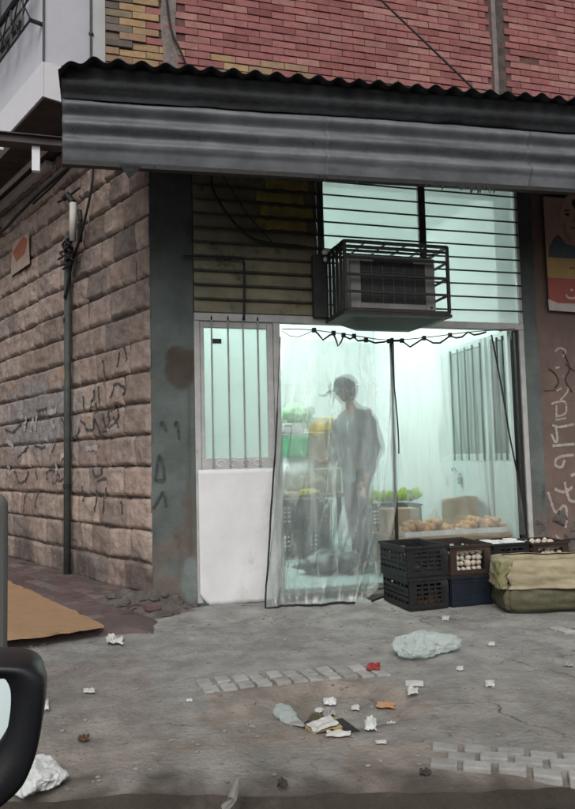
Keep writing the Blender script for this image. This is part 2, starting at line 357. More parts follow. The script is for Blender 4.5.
tag(gs.build('gutter_soil', MT['soil'], smooth=True), kind='stuff')
# lane beside the stone wall, and its tan ramp
ln = MB()
def lane_z(x, y): return .05 + .075*min(1, max(0, (y-4.75)/.7)) + .008*fbm(x, y, 3, 2)
rp = MB()
def LG(px, py):
    z = .08
    for _ in range(6): q = G(px, py, z); z = lane_z(q.x, q.y)+.020
    return Vector((q.x, q.y, z))
top = [LG(*p) for p in ((8, 581), (18, 585), (38, 591), (60, 600), (82, 613), (104, 627), (70, 632), (40, 637), (8, 640))]
_n = (top[5]-top[0]).cross(top[8]-top[0]); _z = lambda x, y: top[0].z - (_n.x*(x-top[0].x)+_n.y*(y-top[0].y))/_n.z
top = [Vector((q.x, q.y, _z(q.x, q.y)+.006)) for q in top]
l1 = Vector((top[-1].x-1.2, top[-1].y+.03, 0)); l0 = Vector((top[0].x-1.2, top[0].y+.4, top[0].z))
top2 = []
for a_, c_ in zip(top, top[1:]):
    for k in range(6): q = a_.lerp(c_, k/6); q = q + Vector((nz(q.x, q.y, 1, 14), nz(q.x, q.y, 6, 14), 0))*.03; q.z = a_.lerp(c_, k/6).z; top2.append(q)
top2.append(top[-1])
l1.z = _z(l1.x, l1.y)+.006; l0.z = _z(l0.x, l0.y)+.006
rp.prism([p_-Vector((0, 0, .009)) for p_ in top2 + [l1, l0]], (0, 0, .012)); tag(rp.build('ramp', MT['tan']), kind='structure')
def in_ramp(x, y):
    pl_ = top2 + [l1, l0]; c = False
    for q in range(len(pl_)):
        a_, b_ = pl_[q], pl_[q-1]
        if (a_.y > y) != (b_.y > y) and x < (b_.x-a_.x)*(y-a_.y)/(b_.y-a_.y)+a_.x: c = not c
    return c
def lf(u, v):
    y = 4.68 + 22*v*v + .03*nz(u*4.2, 3, 0, 1.5)*(1-v); t = (y-D)/WD.y
    xr = W0.x + WD.x*t + .12 if y > D else .50 - .1*(D-y)
    x = xr - 4.2*u + (.07*nz(y, 2, 0, 5)*(1-u) if y < 5.3 else 0); e_ = min(1, u/.06) if y < 5.35 else 1; e_ = min(e_, 1 if v > .06 else .0+v/.06)
    return (x, y + .05*nz(x, 0, 0, 3)*(1-min(1, v*12)), -.012 + (lane_z(x, y)+.012)*math.sqrt(max(0, e_)) - (.03 if y < 8 and in_ramp(x, y) else 0))
def lc(u, v):
    x, y, z = lf(u, v); k = nz(x*1.2, y*5, 0, 1.0)
    return (1, 1, 1)
ln.grid(lf, 110, 170, lc); tag(ln.build('lane', MT['lane'], smooth=True), kind='structure')
# lane bricks: long thin setts beside the wall
st = MB()
for r in range(16):
    for k in range(34):
        t = -.25 + k*.21 + (r % 2)*.1 + random.uniform(-.01, .01); off = .05 + r*.105
        p = W0 + WD*t + WN*off
        if p.y < 4.85 or random.random() < .12 + .25*max(0, nz(p.x, p.y, 1, 1.5)): continue
        mid = p + WD*.1 + WN*.05
        if in_ramp(mid.x, mid.y): continue
        z = lane_z(p.x, p.y)
        g = random.uniform(.7, 1.15); c = random.choice([(.18, .12, .115), (.15, .105, .10), (.19, .16, .15)])
        st.obox(p + Vector((0, 0, z-.03)), WD*.195, WN*.095, (0, 0, .036+random.uniform(-.003, .003)), tuple(v*g for v in c))
tag(st.build('lane_paving', MT['paver'], bevel=.004), kind='structure')
# grey paver strips let into the pavement
def pavers(o, ax, ay, n, rows, L, Wd, skip=.06, bond=True):
    b = MB(); o = Vector(o); ax = Vector(ax).normalized(); ay = Vector(ay).normalized()
    for r in range(rows):
        for k in range(n):
            if random.random() < skip: continue
            p = o + ax*(k*L + (L*.5 if (bond and r % 2) else 0)) + ay*(r*Wd)
            c = p + ax*L/2 + ay*Wd/2; z = ground_z(c.x, c.y); g = random.uniform(.78, 1.06)
            tl = Vector((0, 0, random.uniform(-.007, .007)))
            p = p + ax*random.uniform(-.004, .004) + ay*random.uniform(-.004, .004)
            b.obox(p+Vector((0, 0, z-.03)), ax*(L-.014-random.uniform(0, .008))+tl, ay*(Wd-.012-random.uniform(0, .006)), (0, 0, .040+random.uniform(0, .006)), (.45*g, .445*g, .425*g))
    return b
a, b_ = G(196, 682), G(352, 666)
tag(pavers(a, b_-a, Vector((.05, -1, 0)), 11, 2, .088, .105, .0, False).build('paving_strip', MT['paver'], bevel=.006), kind='structure')
a2, b2 = G(434, 745), G(575, 757)
e = (b2-a2).normalized()
tag(pavers(a2, e, Vector((-e.y*-1, e.x, 0)) if False else Vector((e.y, -e.x, 0)), 9, 3, .115, .075, .05).build('paving_patch', MT['paver'], bevel=.006), kind='structure')
a3 = G(548, 628)
tag(pavers(a3, (1, -.05, 0), (0, -1, 0), 12, 2, .1, .09, .05, False).build('paving_patch', MT['paver'], bevel=.006), kind='structure')
# rubble heap at the pillar's foot
ru = MB()
def rh(u, v):
    x = -.15 + 1.0*u; y = 4.98 + .5*v
    t = max(0, 1-abs((x-.34)/.46)**2)*max(0, min(1, (y-4.98)/.30))
    return (x, y, -.012 + .21*t*(.75+.35*nz(x, y, 0, 6)) + .022*nz(x, y, 5, 18)*min(1, t*3))
ru.grid(rh, 50, 30)
for k in range(34):
    x = random.uniform(.0, .72); y = random.uniform(5.03, 5.3); r = random.choice([.01, .014, .02, .03])
    zz = rh((x+.15)/1.0, (y-4.98)/.5)[2]; ru.ball((x, y, zz+r*.1), r*1.5, r*1.1, r*.7, 7, 5, .5, k)
tag(ru.build('rubble', MT['rubble'], smooth=False), kind='stuff')
pe = MB()
for k in range(3200):
    x = random.uniform(-.8, 3.6); y = random.uniform(2.35, 4.9)
    if y < kerb_y(x)+.02: continue
    if random.random() > .35+.9*max(0, nz(x, y, 7, 2.2)) : continue
    r = random.choice([.002, .003, .003, .004, .005, .008]); pe.ball((x, y, ground_z(x, y)+r*.4), r*1.4, r, r*.7, 6, 4, .4, k)
tag(pe.build('gravel', MT['pebble']), kind='stuff')

# ================================================================== THE SHOP BUILDING
bld = thing('corner_shop_building', 'corner shop with stone side wall, red brick upper storey and brightly lit open front', 'building', (2.0, D, 0))
# stone side wall: real blocks
blocks = []
z = .10; row = 0
while z < 4.05:
    h = .242; t = -.02 + random.uniform(-.25, 0)*0; first = True
    while t < 9.5:
        L = random.choice([.22, .28, .33, .38, .44]) if not first else random.choice([.22, .32, .42]); first = False
        blocks.append((t, min(t+L, 9.6), z, min(z+h, 4.10), random.uniform(.0, .013), random.random()))
        t += L
    z += h; row += 1
def blk_depth(bk, a, b):
    t0, t1, z0, z1, pr, sd = bk
    t = t0+(t1-t0)*a; zz = z0+(z1-z0)*b
    e = min(a, 1-a)*(t1-t0); f = min(b, 1-b)*(z1-z0); q = min(1, min(e/.008, f/(.012+.010*abs(nz(t*4, sd*30)))))
    q = math.sqrt(max(0, q)); return pr*q + .018*q - .018 + .015*q*fbm(t, zz, sd*40, 8) + .007*q*nz(t*30, zz*9, sd) + .006*q*nz(t*19, zz*31, sd+4) + .014*q*max(0, nz(t*5, zz*5, sd*20)-.1)
def blk_pt(bk, a, b, lift=0):
    t0, t1, z0, z1, pr, sd = bk; g = .004 + .008*abs(nz(sd*90, a*2, b*2, 1)); gh = .006 + .012*abs(nz(sd*70, a*2.5, b*2, 1))
    ta, tb, za, zb = t0+g+.012*(b-.5)*nz(sd*50, 1), t1-g+.02*(b-.5)*nz(sd*60, 2), z0+gh*.8, z1-gh
    w = .014*nz(t0+a*(t1-t0), row, sd*9, 3)
    p = W0 + WD*(ta+(tb-ta)*a) + WN*(blk_depth(bk, a, b)+lift); p.z = za+(zb-za)*b + .016*nz((t0+(t1-t0)*a)*2.1, z0*3.1, 0, 1.0); return p
sw = MB()
pal = [(.45, .355, .305), (.40, .32, .28), (.47, .38, .325), (.36, .295, .265), (.43, .33, .285)]
for bk in blocks:
    base = Vector(random.choice(pal))*random.uniform(.74, 1.14)
    def cf(a, b, bk=bk, base=base):
        t = bk[0]+(bk[1]-bk[0])*a; zz = bk[2]+(bk[3]-bk[2])*b; c = base.copy()
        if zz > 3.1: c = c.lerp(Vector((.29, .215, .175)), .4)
        # faded whitewash smear left of the pipe and grime low down
        k = max(0, 1-((t-2.3)/1.5)**2)*max(0, 1-((zz-1.55)/.5)**2) + .5*nz(t, zz, 3, 5)
        if k > .35: c = c.lerp(Vector((.34, .33, .34)), min(.8, (k-.35)*2.0))
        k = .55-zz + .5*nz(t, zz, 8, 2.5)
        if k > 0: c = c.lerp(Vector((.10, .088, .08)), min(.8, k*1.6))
        return tuple(c)
    far = bk[0] > 5.5
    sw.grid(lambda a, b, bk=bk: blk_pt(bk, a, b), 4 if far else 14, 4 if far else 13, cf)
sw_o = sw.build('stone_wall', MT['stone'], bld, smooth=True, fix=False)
mb = MB(); mb.obox(W0-WN*.42+Vector((0, .0, 0)), WD*9.6, WN*.403, (0, 0, 4.10)); mb.build('wall_backing', MT['mortar'], sw_o)
# graffiti on the stones
def stone_uv(px, py):
    n = WN; d = ray(px, py); q = CAM + d*((W0-CAM).dot(n)/d.dot(n)); return ((q-W0).dot(WD), q.z)
def stone_pt(t, zz):
    for bk in blocks:
        if bk[0] <= t < bk[1] and bk[2] <= zz < bk[3]:
            return blk_pt(bk, min(1, max(0, (t-bk[0])/(bk[1]-bk[0]))), min(1, max(0, (zz-bk[2])/(bk[3]-bk[2]))), .005)
    p = W0+WD*t+WN*.01; p.z = zz; return p
def stone_strokes(strokes, w, name, m):
    for s_ in strokes:
        g = MB(); uv = [stone_uv(*p) for p in s_]; pts = smoothline([Vector((u, v, 0)) for u, v in uv], 8)
        ribbon(g, [stone_pt(p.x, p.y) for p in pts], w, WN); g.build(name, m, sw_o, fix=False)
stone_strokes([[(84,395),(86,410),(92,408),(95,390),(97,412)], [(100,385),(101,405)], [(112,398),(116,386),(121,384),(126,392),(124,396)],
  [(82,420),(88,430),(95,428),(97,418),(100,431),(108,428),(110,408)], [(104,412),(107,428)], [(112,410),(118,404),(122,410)], [(110,428),(116,420),(122,412)], [(113,416),(121,428)],
  [(6,428),(12,432),(18,428),(22,422),(17,421)], [(36,410),(40,412),(48,409)], [(62,414),(66,424),(70,428)], [(18,458),(24,452),(30,446)], [(34,444),(42,448),(46,446)],
  [(17,470),(20,482),(27,478),(29,470)], [(35,468),(38,480)], [(46,480),(50,470),(56,470),(60,478),(54,484)], [(60,482),(66,478)], [(94,468),(96,476),(102,474),(103,466)], [(98,482),(106,478)],
  [(24,512),(27,492)], [(36,508),(40,490)], [(84,486),(85,500)], [(98,490),(97,512)], [(106,488),(105,514)], [(120,352),(119,368)], [(127,346),(127,362)], [(122,500),(124,514)],
  [(54,452),(56,442),(60,440)], [(103,360),(106,384)], [(72,440),(78,436),(80,428)]], .024, 'graffiti_stroke', MT['fadedink'])
stone_strokes([[(26,432),(27,416)], [(31,432),(33,418)], [(36,430),(36,415)], [(52,420),(55,428)], [(8,440),(14,448)], [(58,462),(57,474)], [(62,460),(66,452)], [(86,448),(99,446)], [(48,414),(57,411)], [(9,466),(12,474)], [(93,404),(97,399)]], .05, 'graffiti_stroke', MT['paleink'])
# sticker tile
def on_stone(px, py, lift):
    t, zz = stone_uv(px, py); p = W0+WD*t+WN*lift; p.z = zz; return p
# front pillars
pl = MB()
def pillar_face(x0, x1, y0, y1, z0, z1, mb, left):
    n = 150; pc = P(181, 369, D)
    def pos(u, v):
        x = x0+(x1-x0)*u; zz = z0+(z1-z0)*v
        return (x, y0-.012*fbm(x, zz, 2, 3)-.004*fbm(x, zz, 5, 14)-.035*max(0, .42-zz)*(1+nz(x, zz, 3, 7)), zz)
    def col(u, v):
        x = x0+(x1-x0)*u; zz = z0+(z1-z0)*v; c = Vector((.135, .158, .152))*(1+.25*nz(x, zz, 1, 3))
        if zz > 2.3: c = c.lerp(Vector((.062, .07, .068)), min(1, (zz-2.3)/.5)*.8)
        k = .62-zz+.35*nz(x, zz, 4, 5)+.25*nz(x, zz, 4, 16)
        if k > 0: c = c.lerp(Vector((.17, .145, .125)), min(.9, k*3))
        if left:
            d = math.hypot((x-pc.x)/.125, (zz-pc.z)/.165)+.35*nz(x, zz, 6, 7)+.2*nz(x, zz, 2, 22)
            if d < 1.1: c = c.lerp(Vector((.085, .066, .052)), min(.9, (1.1-d)*4))
            dx = abs(x-(pc.x+.055)+.012*nz(zz, 1, 0, 5))/.018
            if zz < pc.z and dx < 1.3 and nz(zz, 3, 0, 4) > -.35: c = c.lerp(Vector((.075, .07, .062)), .6*(1.3-dx)/1.3)
            d = math.hypot((x-.735)/.075, (zz-.20)/.17)+.3*nz(x, zz, 9, 9)
            if d < 1.05: c = c.lerp(Vector((.21, .255, .245)), min(.85, (1.05-d)*4))
        return tuple(c)
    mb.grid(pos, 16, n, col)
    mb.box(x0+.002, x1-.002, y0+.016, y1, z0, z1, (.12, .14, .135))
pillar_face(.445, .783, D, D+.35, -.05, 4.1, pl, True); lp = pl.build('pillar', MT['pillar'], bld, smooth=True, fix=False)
g = MB()
for s_ in [[(155,480),(158,458),(161,458),(164,478),(155,479)], [(153,508),(159,498),(163,492),(166,506)], [(160,424),(163,422),(166,430)], [(174,425),(177,422),(179,438)]]:
    g = MB(); ribbon(g, smoothline([P(x, y, D-.018) for x, y in s_], 6), .016, (0, -1, 0)); g.build('painted_letter', MT['greenink'], lp, fix=False)
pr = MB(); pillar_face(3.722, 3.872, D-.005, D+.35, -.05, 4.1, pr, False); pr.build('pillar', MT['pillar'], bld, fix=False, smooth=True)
# plastered wall right of the shop
def wall_y(x, z): return D+.02-.014*fbm(x, z, 2, 2.2)-.05*max(0, nz(x, z, 1, 5))*max(0, min(1, (.75-z)/.2))
def on_wall(x, y, lift=.003):
    p = P(x, y, D+.01); return Vector((p.x, wall_y(p.x, p.z)-lift, p.z))
wr = MB(); wr.grid(lambda u, v: (3.874+5.6*u, wall_y(3.874+5.6*u, -.05+4.15*v), -.05+4.15*v), 260, 190); wr.box(3.876, 9.4, D+.06, D+.35, -.05, 4.1)
wr_o = wr.build('plaster_wall', MT['plaster'], bld, fix=False, smooth=True)
g = MB()
for s_, w in [([(555,352),(560,348),(566,351),(563,357)], .03), ([(556,368),(560,367)], .03), ([(557,391),(562,388)], .03),
   ([(561,400),(568,392),(569,386)], .03), ([(552,404),(558,402),(566,402),(567,412),(560,416),(556,414)], .035), ([(556,420),(567,418)], .03), ([(557,405),(557,418)], .03),
   ([(553,425),(560,427),(575,424)], .04), ([(556,425),(558,438),(556,442),(552,434)], .04), ([(553,446),(575,444)], .045),
   ([(574,455),(564,456),(557,459),(556,465),(562,467),(565,460)], .045), ([(555,489),(565,492),(573,487)], .05), ([(565,482),(567,490),(570,500),(577,502)], .05), ([(548,492),(556,512),(564,506),(567,510),(566,528)], .045), ([(571,476),(575,474)], .05), ([(556,535),(560,541)], .03)]:
    g = MB(); ribbon(g, [Vector((q.x, wall_y(q.x, q.z)-.0035, q.z)) for q in smoothline([on_wall(x, y) for x, y in s_], 10)], w*.55, (0, -1, 0)); g.build('graffiti_stroke', MT['whiteink'], wr_o, fix=False)
g = MB()
for s_, w in [([(549,369),(556,374),(559,382),(555,388)], .03), ([(564,352),(570,368),(566,380),(573,392)], .025), ([(545,391),(556,390)], .012), ([(566,364),(575,371)], .02)]:
    g = MB(); ribbon(g, [Vector((q.x, wall_y(q.x, q.z)-.0045, q.z)) for q in smoothline([on_wall(x, y) for x, y in s_], 10)], w*.55, (0, -1, 0)); g.build('graffiti_stroke', MT['blackink'], wr_o, fix=False)
g = MB()
for k in range(26):
    x = random.uniform(3.76, 4.5); zz = random.uniform(.05, .52); r = random.uniform(.03, .075)
    g.ball((x, D+.03, zz), r*1.3, .05, r, 7, 5, .6, k+60)
g.build('broken_stones', MT['rubble'], wr_o)
# red brick upper storey
bk = MB(); YB = D-.03
zc = 4.12; rowi = 0
CH0, CH1 = 3.535, 3.668         # vertical chase between two brick panels
while zc < 6.9:
    h = .062; x = .13 + (0 if rowi % 2 else -.1)
    while x < 9.2:
        L = .205
        x0, x1 = max(x, .13), min(x+L-.004, 9.2)
        if x0 < CH0 < x1: x1 = CH0 - random.choice([0, .01, .04, .06])
        if x0 < CH1 < x1 and x0 > CH0-.02: x0 = CH1
        elif CH0 <= x0 < CH1: x0 = CH1
        if x1-x0 > .02 and not (CH0-.005 < x0 < CH1-.005) and not (.575 < (x0+x1)/2 < .66 and random.random() < .75):
            yellow = x1 < .60 or (zc < 4.33 + .06*nz(x0, 0, 0, 2) and x0 < 1.7 and random.random() < .45)
            g_ = random.uniform(.88, 1.10)
            if yellow: c = random.choice([(.44, .30, .17), (.40, .28, .17), (.36, .24, .16)])
            else: c = random.choice([(.36, .148, .14), (.385, .165, .155), (.32, .126, .122), (.35, .152, .148), (.42, .21, .19)] if random.random() < .975 else [(.42, .21, .17), (.27, .105, .10)])
            if x1 < .34 and nz(x0, zc, 0, 4) > -.15: c = random.choice([(.20, .17, .14), (.26, .21, .15), (.16, .14, .125)])
            if random.random() < .008: x += L; continue
            pr_ = random.uniform(-.003, .004)
            if x1 < .62: pr_ += random.uniform(-.016, .006)
            if x1 < .34: pr_ += random.uniform(-.01, .012)
            bk.box(x0, x1, YB+pr_, YB+.09, zc, zc+h-.008+random.uniform(-.002, .002), tuple(v*g_ for v in c))
        x += L
    zc += h; rowi += 1
bw = bk.build('brick_wall', MT['brick'], bld, bevel=.003, fix=False)
mb = MB(); mb.box(.135, 9.19, YB+.012, D+.3, 4.105, 6.95); mb.build('mortar_bed', MT['brick_mortar'], bw)
g = MB(); g.box(CH0+.052, CH1-.004, YB+.006, YB+.03, 4.11, 6.9); g.build('dark_channel', MT['mortar'], bw)
g = MB(); g.box(CH0+.006, CH0+.05, YB+.001, YB+.03, 4.11, 6.9); g.build('mortar_strip', mat('pale_mortar', (.27, .235, .22), (.17, .15, .14), 14, .95, .6, 40), bw)
g = MB(); g.grid(lambda u, v: (.56+.115*u+.02*nz(v*9, u, 0, 1), YB-.004-.008*nz(u, v*20, 3, 1.0), 4.12+2.7*v), 5, 60); g.build('mortar_strip', mat('grey_mortar', (.29, .25, .23), (.17, .14, .13), 14, .95, .6, 40), bw)
# lintel / floor slab behind the awning and ceiling over the shop
sl = MB(); sl.box(.45, 9.4, D+.004, D+.36, 3.50, 4.098); sl.build('lintel', MT['mortar'], bld)
# interior
XR = 3.66; YBACK = 8.7; ZC = 3.62; FZ = .07
it = MB(); it.box(XR+.06, XR+.16, D+.36, YBACK+.2, -.05, ZC+.1); it.build('right_inner_wall', MT['mint'], bld)
it = MB(); it.box(.62, XR+.05, YBACK, YBACK+.15, -.05, ZC+.1); ib = it.build('back_inner_wall', MT['mint'], bld)
g = MB()
for zz in (1.40, 2.05): g.box(.63, XR+.05, YBACK-.004, YBACK+.002, zz, zz+.008)
g.build('tile_seams', MT['seam'], ib)
it = MB(); it.box(.50, .60, D+.37, YBACK+.2, -.05, ZC+.1); it.build('left_inner_wall', MT['mint'], bld)
it = MB(); it.box(.50, XR+.2, D+.362, YBACK+.2, ZC, ZC+.12); it.build('ceiling', MT['ceil'], bld)
it = MB(); it.box(.79, 3.718, D+.05, YBACK+.2, -.06, FZ); it.build('shop_floor', MT['shopfloor'], bld, bevel=.01)
g = MB(); g.box(1.474, 3.670, D-.06, D+.048, -.05, .05); g.build('threshold', MT['rubble'], bld, bevel=.012)
# steel shop front frame
fr = MB()
def rail(x0, x1, z0, z1, y0=D-.02, y1=D+.04): fr.box(x0, x1, y0, y1, z0, z1)
ZT0, ZT1, ZTOP = 2.185, 2.245, 3.49
rail(.784, .828, .03, ZT0); rail(.786, 3.718, ZT0+.001, ZT1, D-.026, D+.045); rail(1.418, 1.472, .0, ZT0)
rail(3.672, 3.719, .03, ZT0)
rail(1.815, 1.862, ZT1+.001, ZTOP); rail(3.69, 3.718, ZT1+.001, ZTOP)
rail(2.735, 2.79, ZT1+.001, ZTOP, D-.02, D+.03)
fo = fr.build('shopfront_frame', MT['frame'], bld, bevel=.004)
g = MB(); g.box(2.73, 2.795, D-.03, D-.021, ZT1+.3, ZTOP); g.build('mullion_face', MT['pipe'], fo)
g = MB(); g.box(1.812, 1.866, D-.03, D-.021, ZT1+.02, ZTOP); g.build('mullion_face', MT['pipe'], fo)
g = MB(); g.box(3.64, 3.671, D-.0, D+.05, .05, ZT0); g.build('inner_jamb', MT['black'], fo)  # black strip puts in the darkness of the gap inside the right frame
g = MB()
for k in range(10):
    zz = 2.345 + k*.1155; x0 = 1.83
    g.tube([(x0, D-.034, zz), (2.6, D-.034-.004*nz(k, 0), zz+.004*nz(k, 5, 0, 3.3)), (3.71, D-.034, zz+.006)], .0075, 6)
g.build('transom_bars', MT['black'], fo)
g = MB(); g.box(1.864, 2.734, D+.005, D+.011, ZT1, ZTOP); g.box(2.792, 3.688, D+.005, D+.011, ZT1, ZTOP); g.build('transom_glass', M_frost, fo)
# slatted blind panel left of the transom
sp = MB()
for k in range(11):
    z0 = ZT1+.004+k*.1135
    sp.obox((.79, D-.012+random.uniform(-.004, .004), z0), (1.022, 0, random.uniform(-.006, .006)), (0, .012, 0), (0, .022, .118))
spo = sp.build('slat_panel', MT['slat'], bld)
g = MB()
for k, (xa, xb) in enumerate(((1.30, 1.72), (1.33, 1.78), (1.30, 1.70), (1.38, 1.74))):
    z0 = ZT1+.004+(6+k)*.1135; n = 10
    g.add([(xa+(xb-xa)*i/n, D-.021+.020*(j*.8+.1)-.004, z0+.118*(.14+.72*j)+.02*nz(i*.7, k*2+j, 0, 1)) for j in (0, 1) for i in range(n+1)], [(i, i+1, n+2+i, n+1+i) for i in range(n)])
g.build('yellow_paint_patch', mat('faded_yellow', (.50, .40, .10), (.27, .22, .10), 9, .85, .2, 40), spo, fix=False)
g = MB(); g.box(.79, 1.81, D+.03, D+.045, ZT1, ZTOP); g.build('panel_backing', MT['tar'], spo)
g = MB()
for k in range(11):
    z0 = ZT1+.004+k*.1135; g.box(.79, 1.812, D-.024, D-.013, z0-.009, z0+.006)
g.build('slat_lips', mat('slat_edge', (.09, .086, .066), (.05, .048, .04), 8, .8, .2, 40), spo)
# door leaf (left)
dr = MB()
DY0, DY1 = D-.006, D+.03
dr.box(.830, 1.416, DY0, DY1, 1.03, 1.115); dr.box(.830, .862, DY0, DY1, 1.116, 2.184); dr.box(1.368, 1.416, DY0, DY1, 1.116, 2.184); dr.box(.863, 1.367, DY0, DY1, 2.135, 2.184)
do = dr.build('door', MT['frame'], bld, bevel=.004)
g = MB(); g.grid(lambda u, v: (.80+.612*u, D-.030-.006*fbm(u, v, 2, 2)-.01*(1-v), (-.0 if u > .12 else .09*(1-u/.12)+.02*nz(u*40, 0))*(1-v)+(.012+.012*nz(u*20, 3))*(1-v)+1.028*v), 30, 30); g.build('sheet_panel', MT['paint'], do, smooth=True, solid=.006)
g = MB()
for px in (211, 227.5, 242.5, 257): x = P(px, 330, D).x; g.bar((x, D-.02, 1.05), (x, D-.02, 2.22), .012)
g.build('window_bars', MT['palebar'], do)
g = MB(); g.box(.863, 1.367, D+.01, D+.014, 1.116, 2.134); g.build('window_glass', M_door_glass, do)
g = MB()
for k in range(4): g.tube([( .98+.1*k+.035*math.cos(t), D-.0075, 1.075+.024*math.sin(t)) for t in [i*math.pi/6*1.0 for i in range(10)]], .005, 5)
g.build('scroll_ornament', MT['paint'], do)
g = MB(); q = P(217, 341, D-.012); g.box(q.x-.035, q.x+.035, q.y, q.y+.016, q.z-.018, q.z+.018); g.build('sticker', MT['darkgrille'], do)
# folded door leaves standing against the inner right wall
for (ya, yb) in ((5.80, 6.50), (5.42, 5.74)):
    dl = MB(); X0, X1 = 3.60, 3.63
    dl.box(X0, X1, ya, yb, FZ+.02, 1.03); dl.box(X0, X1, ya, ya+.045, 1.031, 2.2); dl.box(X0, X1, yb-.045, yb, 1.031, 2.2); dl.box(X0, X1, ya+.046, yb-.046, 2.13, 2.2); dl.box(X0, X1, ya+.046, yb-.046, 1.031, 1.10)
    dlo = dl.build('folded_door', mat('pale_mint_door', (.58, .68, .66), (.52, .62, .60), 4, .5, .05, 30), bld, bevel=.004)
    g = MB(); n = 5 if yb-ya > .5 else 3
    for k in range(n):
        y = ya+.07+(yb-ya-.14)*k/(n-1); g.bar((X0-.008, y, 1.04), (X0-.008, y, 2.16), .014)
    g.build('door_bars', MT['pipe'], dlo)
    g = MB(); g.box(X0+.012, X0+.018, ya+.046, yb-.046, 1.101, 2.129); g.build('door_pane', M_door_glass, dlo)
    if yb-ya > .5:
        g = MB(); g.tube([(X0-.012, 6.47, .93), (X0-.03, 6.46, .96), (X0-.03, 6.40, .96), (X0-.012, 6.39, .93)], .006, 6); g.box(X0-.03, X0-.004, 6.30, 6.35, .80, .87)
        g.tube([(X0-.017, 6.305, .87), (X0-.017, 6.31, .91), (X0-.017, 6.34, .91), (X0-.017, 6.345, .87)], .005, 6); g.build('padlock', MT['casing'], dlo)
# post in the middle of the opening
po = MB(); pa, pb = P(392, 338, D-.03), P(397, 560, D-.03); pb.z = 0.0
po.tube([pa, pb], .016, 8); po.build('post', MT['black'], bld)
# ceiling lamps
for (lx, ly, rot) in ((1.62, 7.0, 0), (1.45, 8.2, 0)):
    lt = thing('tube_lamp', 'lit fluorescent tube on the shop ceiling, %s' % ('nearest the street' if ly < 7.5 else 'further back by the rear wall'), 'lamp', (lx, ly, ZC), 'tube lamps in the shop')
    b = MB(); b.box(lx-.045, lx+.045, ly-.62, ly+.62, ZC-.05, ZC-.001); b.build('fitting', MT['ceil'], lt, bevel=.006)
    b = MB(); b.tube([(lx, ly-.6, ZC-.085), (lx, ly+.6, ZC-.085)], .019, 10); b.build('tube', M_lamp, lt, smooth=True)

# ================================================================== AWNING
AY = 4.26; AX0, AX1 = -.15, 7.2
def zb(x): return 2.915 + .034*(x-AX0)
def zt(x): return 3.475 + .050*(x-AX0)
aw = thing('corrugated_awning', 'long corrugated metal awning with black tarred top edge over the shop front', 'awning', (1.5, D, 3.3))
def corr(v, A):
    k = max(0, v-.2)/.8; r = min(1, max(0, (v-.13)/.09)); return A*r*math.sin(2*math.pi*(3.75*k+.30))
joints = [AX0, 1.52, 3.05, 4.7, AX1]
for q in range(4):
    xa, xb = joints[q], joints[q+1]+(.05 if q < 3 else 0)
    def vf(u, v):
        x = xa+(xb-xa)*u; z0, z1 = zb(x), zt(x); zz = z0+(z1-z0)*v
        dent = .012*max(0, .35-abs(nz(x*1.7, v*2.2, 4+q, 1.0)-.25))
        return (x, AY - corr(v, .021) + .006*nz(x, zz, 0, 2.5) + .010*nz(x, 0, 1, .8) + dent + .035*max(0, (.17-v)/.17) - .0022*(q % 2), zz + .001*(q % 2))
    va = MB(); va.grid(vf, 60, 80); o_ = va.build('valance', MT['zinc'], aw, smooth=True, solid=.0015)
    if q == 0: vo = o_
for x in [AX0+.06+.38*k for k in range(19)]:
    for v in (.345,):
        b = MB(); z_ = zb(x)+(zt(x)-zb(x))*v; b.ball((x, AY-corr(v, .021)-.014+.01*nz(x, 0, 1, .8), z_), .006, .004, .006, 8, 5); b.build('screw', MT['black'], aw)
b = MB(); b.obox((AX0, AY+.02, zb(AX0)-.02), (AX1-AX0, 0, .034*(AX1-AX0)), (0, .05, 0), (0, 0, .03)); b.build('edge_angle', MT['black'], vo)
tb = MB()  # black strip along the top of the valance, lower edge uneven
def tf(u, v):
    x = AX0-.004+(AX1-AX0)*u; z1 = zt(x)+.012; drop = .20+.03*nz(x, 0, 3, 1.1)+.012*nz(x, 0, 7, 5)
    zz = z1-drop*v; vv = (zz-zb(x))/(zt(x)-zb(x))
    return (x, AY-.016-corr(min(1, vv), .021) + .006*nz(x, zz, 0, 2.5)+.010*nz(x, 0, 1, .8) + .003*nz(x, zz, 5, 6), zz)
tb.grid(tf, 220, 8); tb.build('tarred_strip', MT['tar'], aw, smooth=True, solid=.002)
rf = MB()
def rff(u, v):
    x = AX0-.02+(AX1-AX0+.02)*u; y = AY-.09+(D-.06-AY+.09)*v
    return (x, y, zt(x)+.028+.10*v+.017*math.sin(2*math.pi*x/.142)+.010*nz(x, 0, 2, 4) - (.07*max(0, 1-u*40)*(1-v)))
rf.grid(rff, 700, 6); rf.build('roof_sheet', MT['tar'], aw, smooth=True, solid=.005)
b = MB()
for x in (.6, 2.2, 3.8, 5.6): b.bar((x, AY+.03, zt(x)-.06), (x, D-.05, zt(x)+.03), .04); b.bar((x, AY+.03, zb(x)+.05), (x, D-.01, zb(x)+.45), .03)
b.bar((AX0+.05, AY+.03, zt(AX0)-.05), (AX1, AY+.03, zt(AX1)-.05), .04)
b.build('bracket', MT['black'], aw)
for k in range(40):
    x = random.choice([random.uniform(1.45, 1.75), random.uniform(2.35, 2.85), random.uniform(2.5, 2.75), random.uniform(.1, 3.6)]); l = random.uniform(.02, .085) if 2.3 < x < 2.85 else random.uniform(.015, .05)
    y = AY+.02; b = MB(); b.add([(x-.007, y, zb(x)), (x+.009, y, zb(x)), (x+.006+random.uniform(-.012, .012), y-.004, zb(x)-l*.6), (x+.004+random.uniform(-.018, .018), y-.004, zb(x)-l)], [(0, 1, 2, 3)]); b.build('fringe_strip', MT['tar'], aw, fix=False, solid=.002)
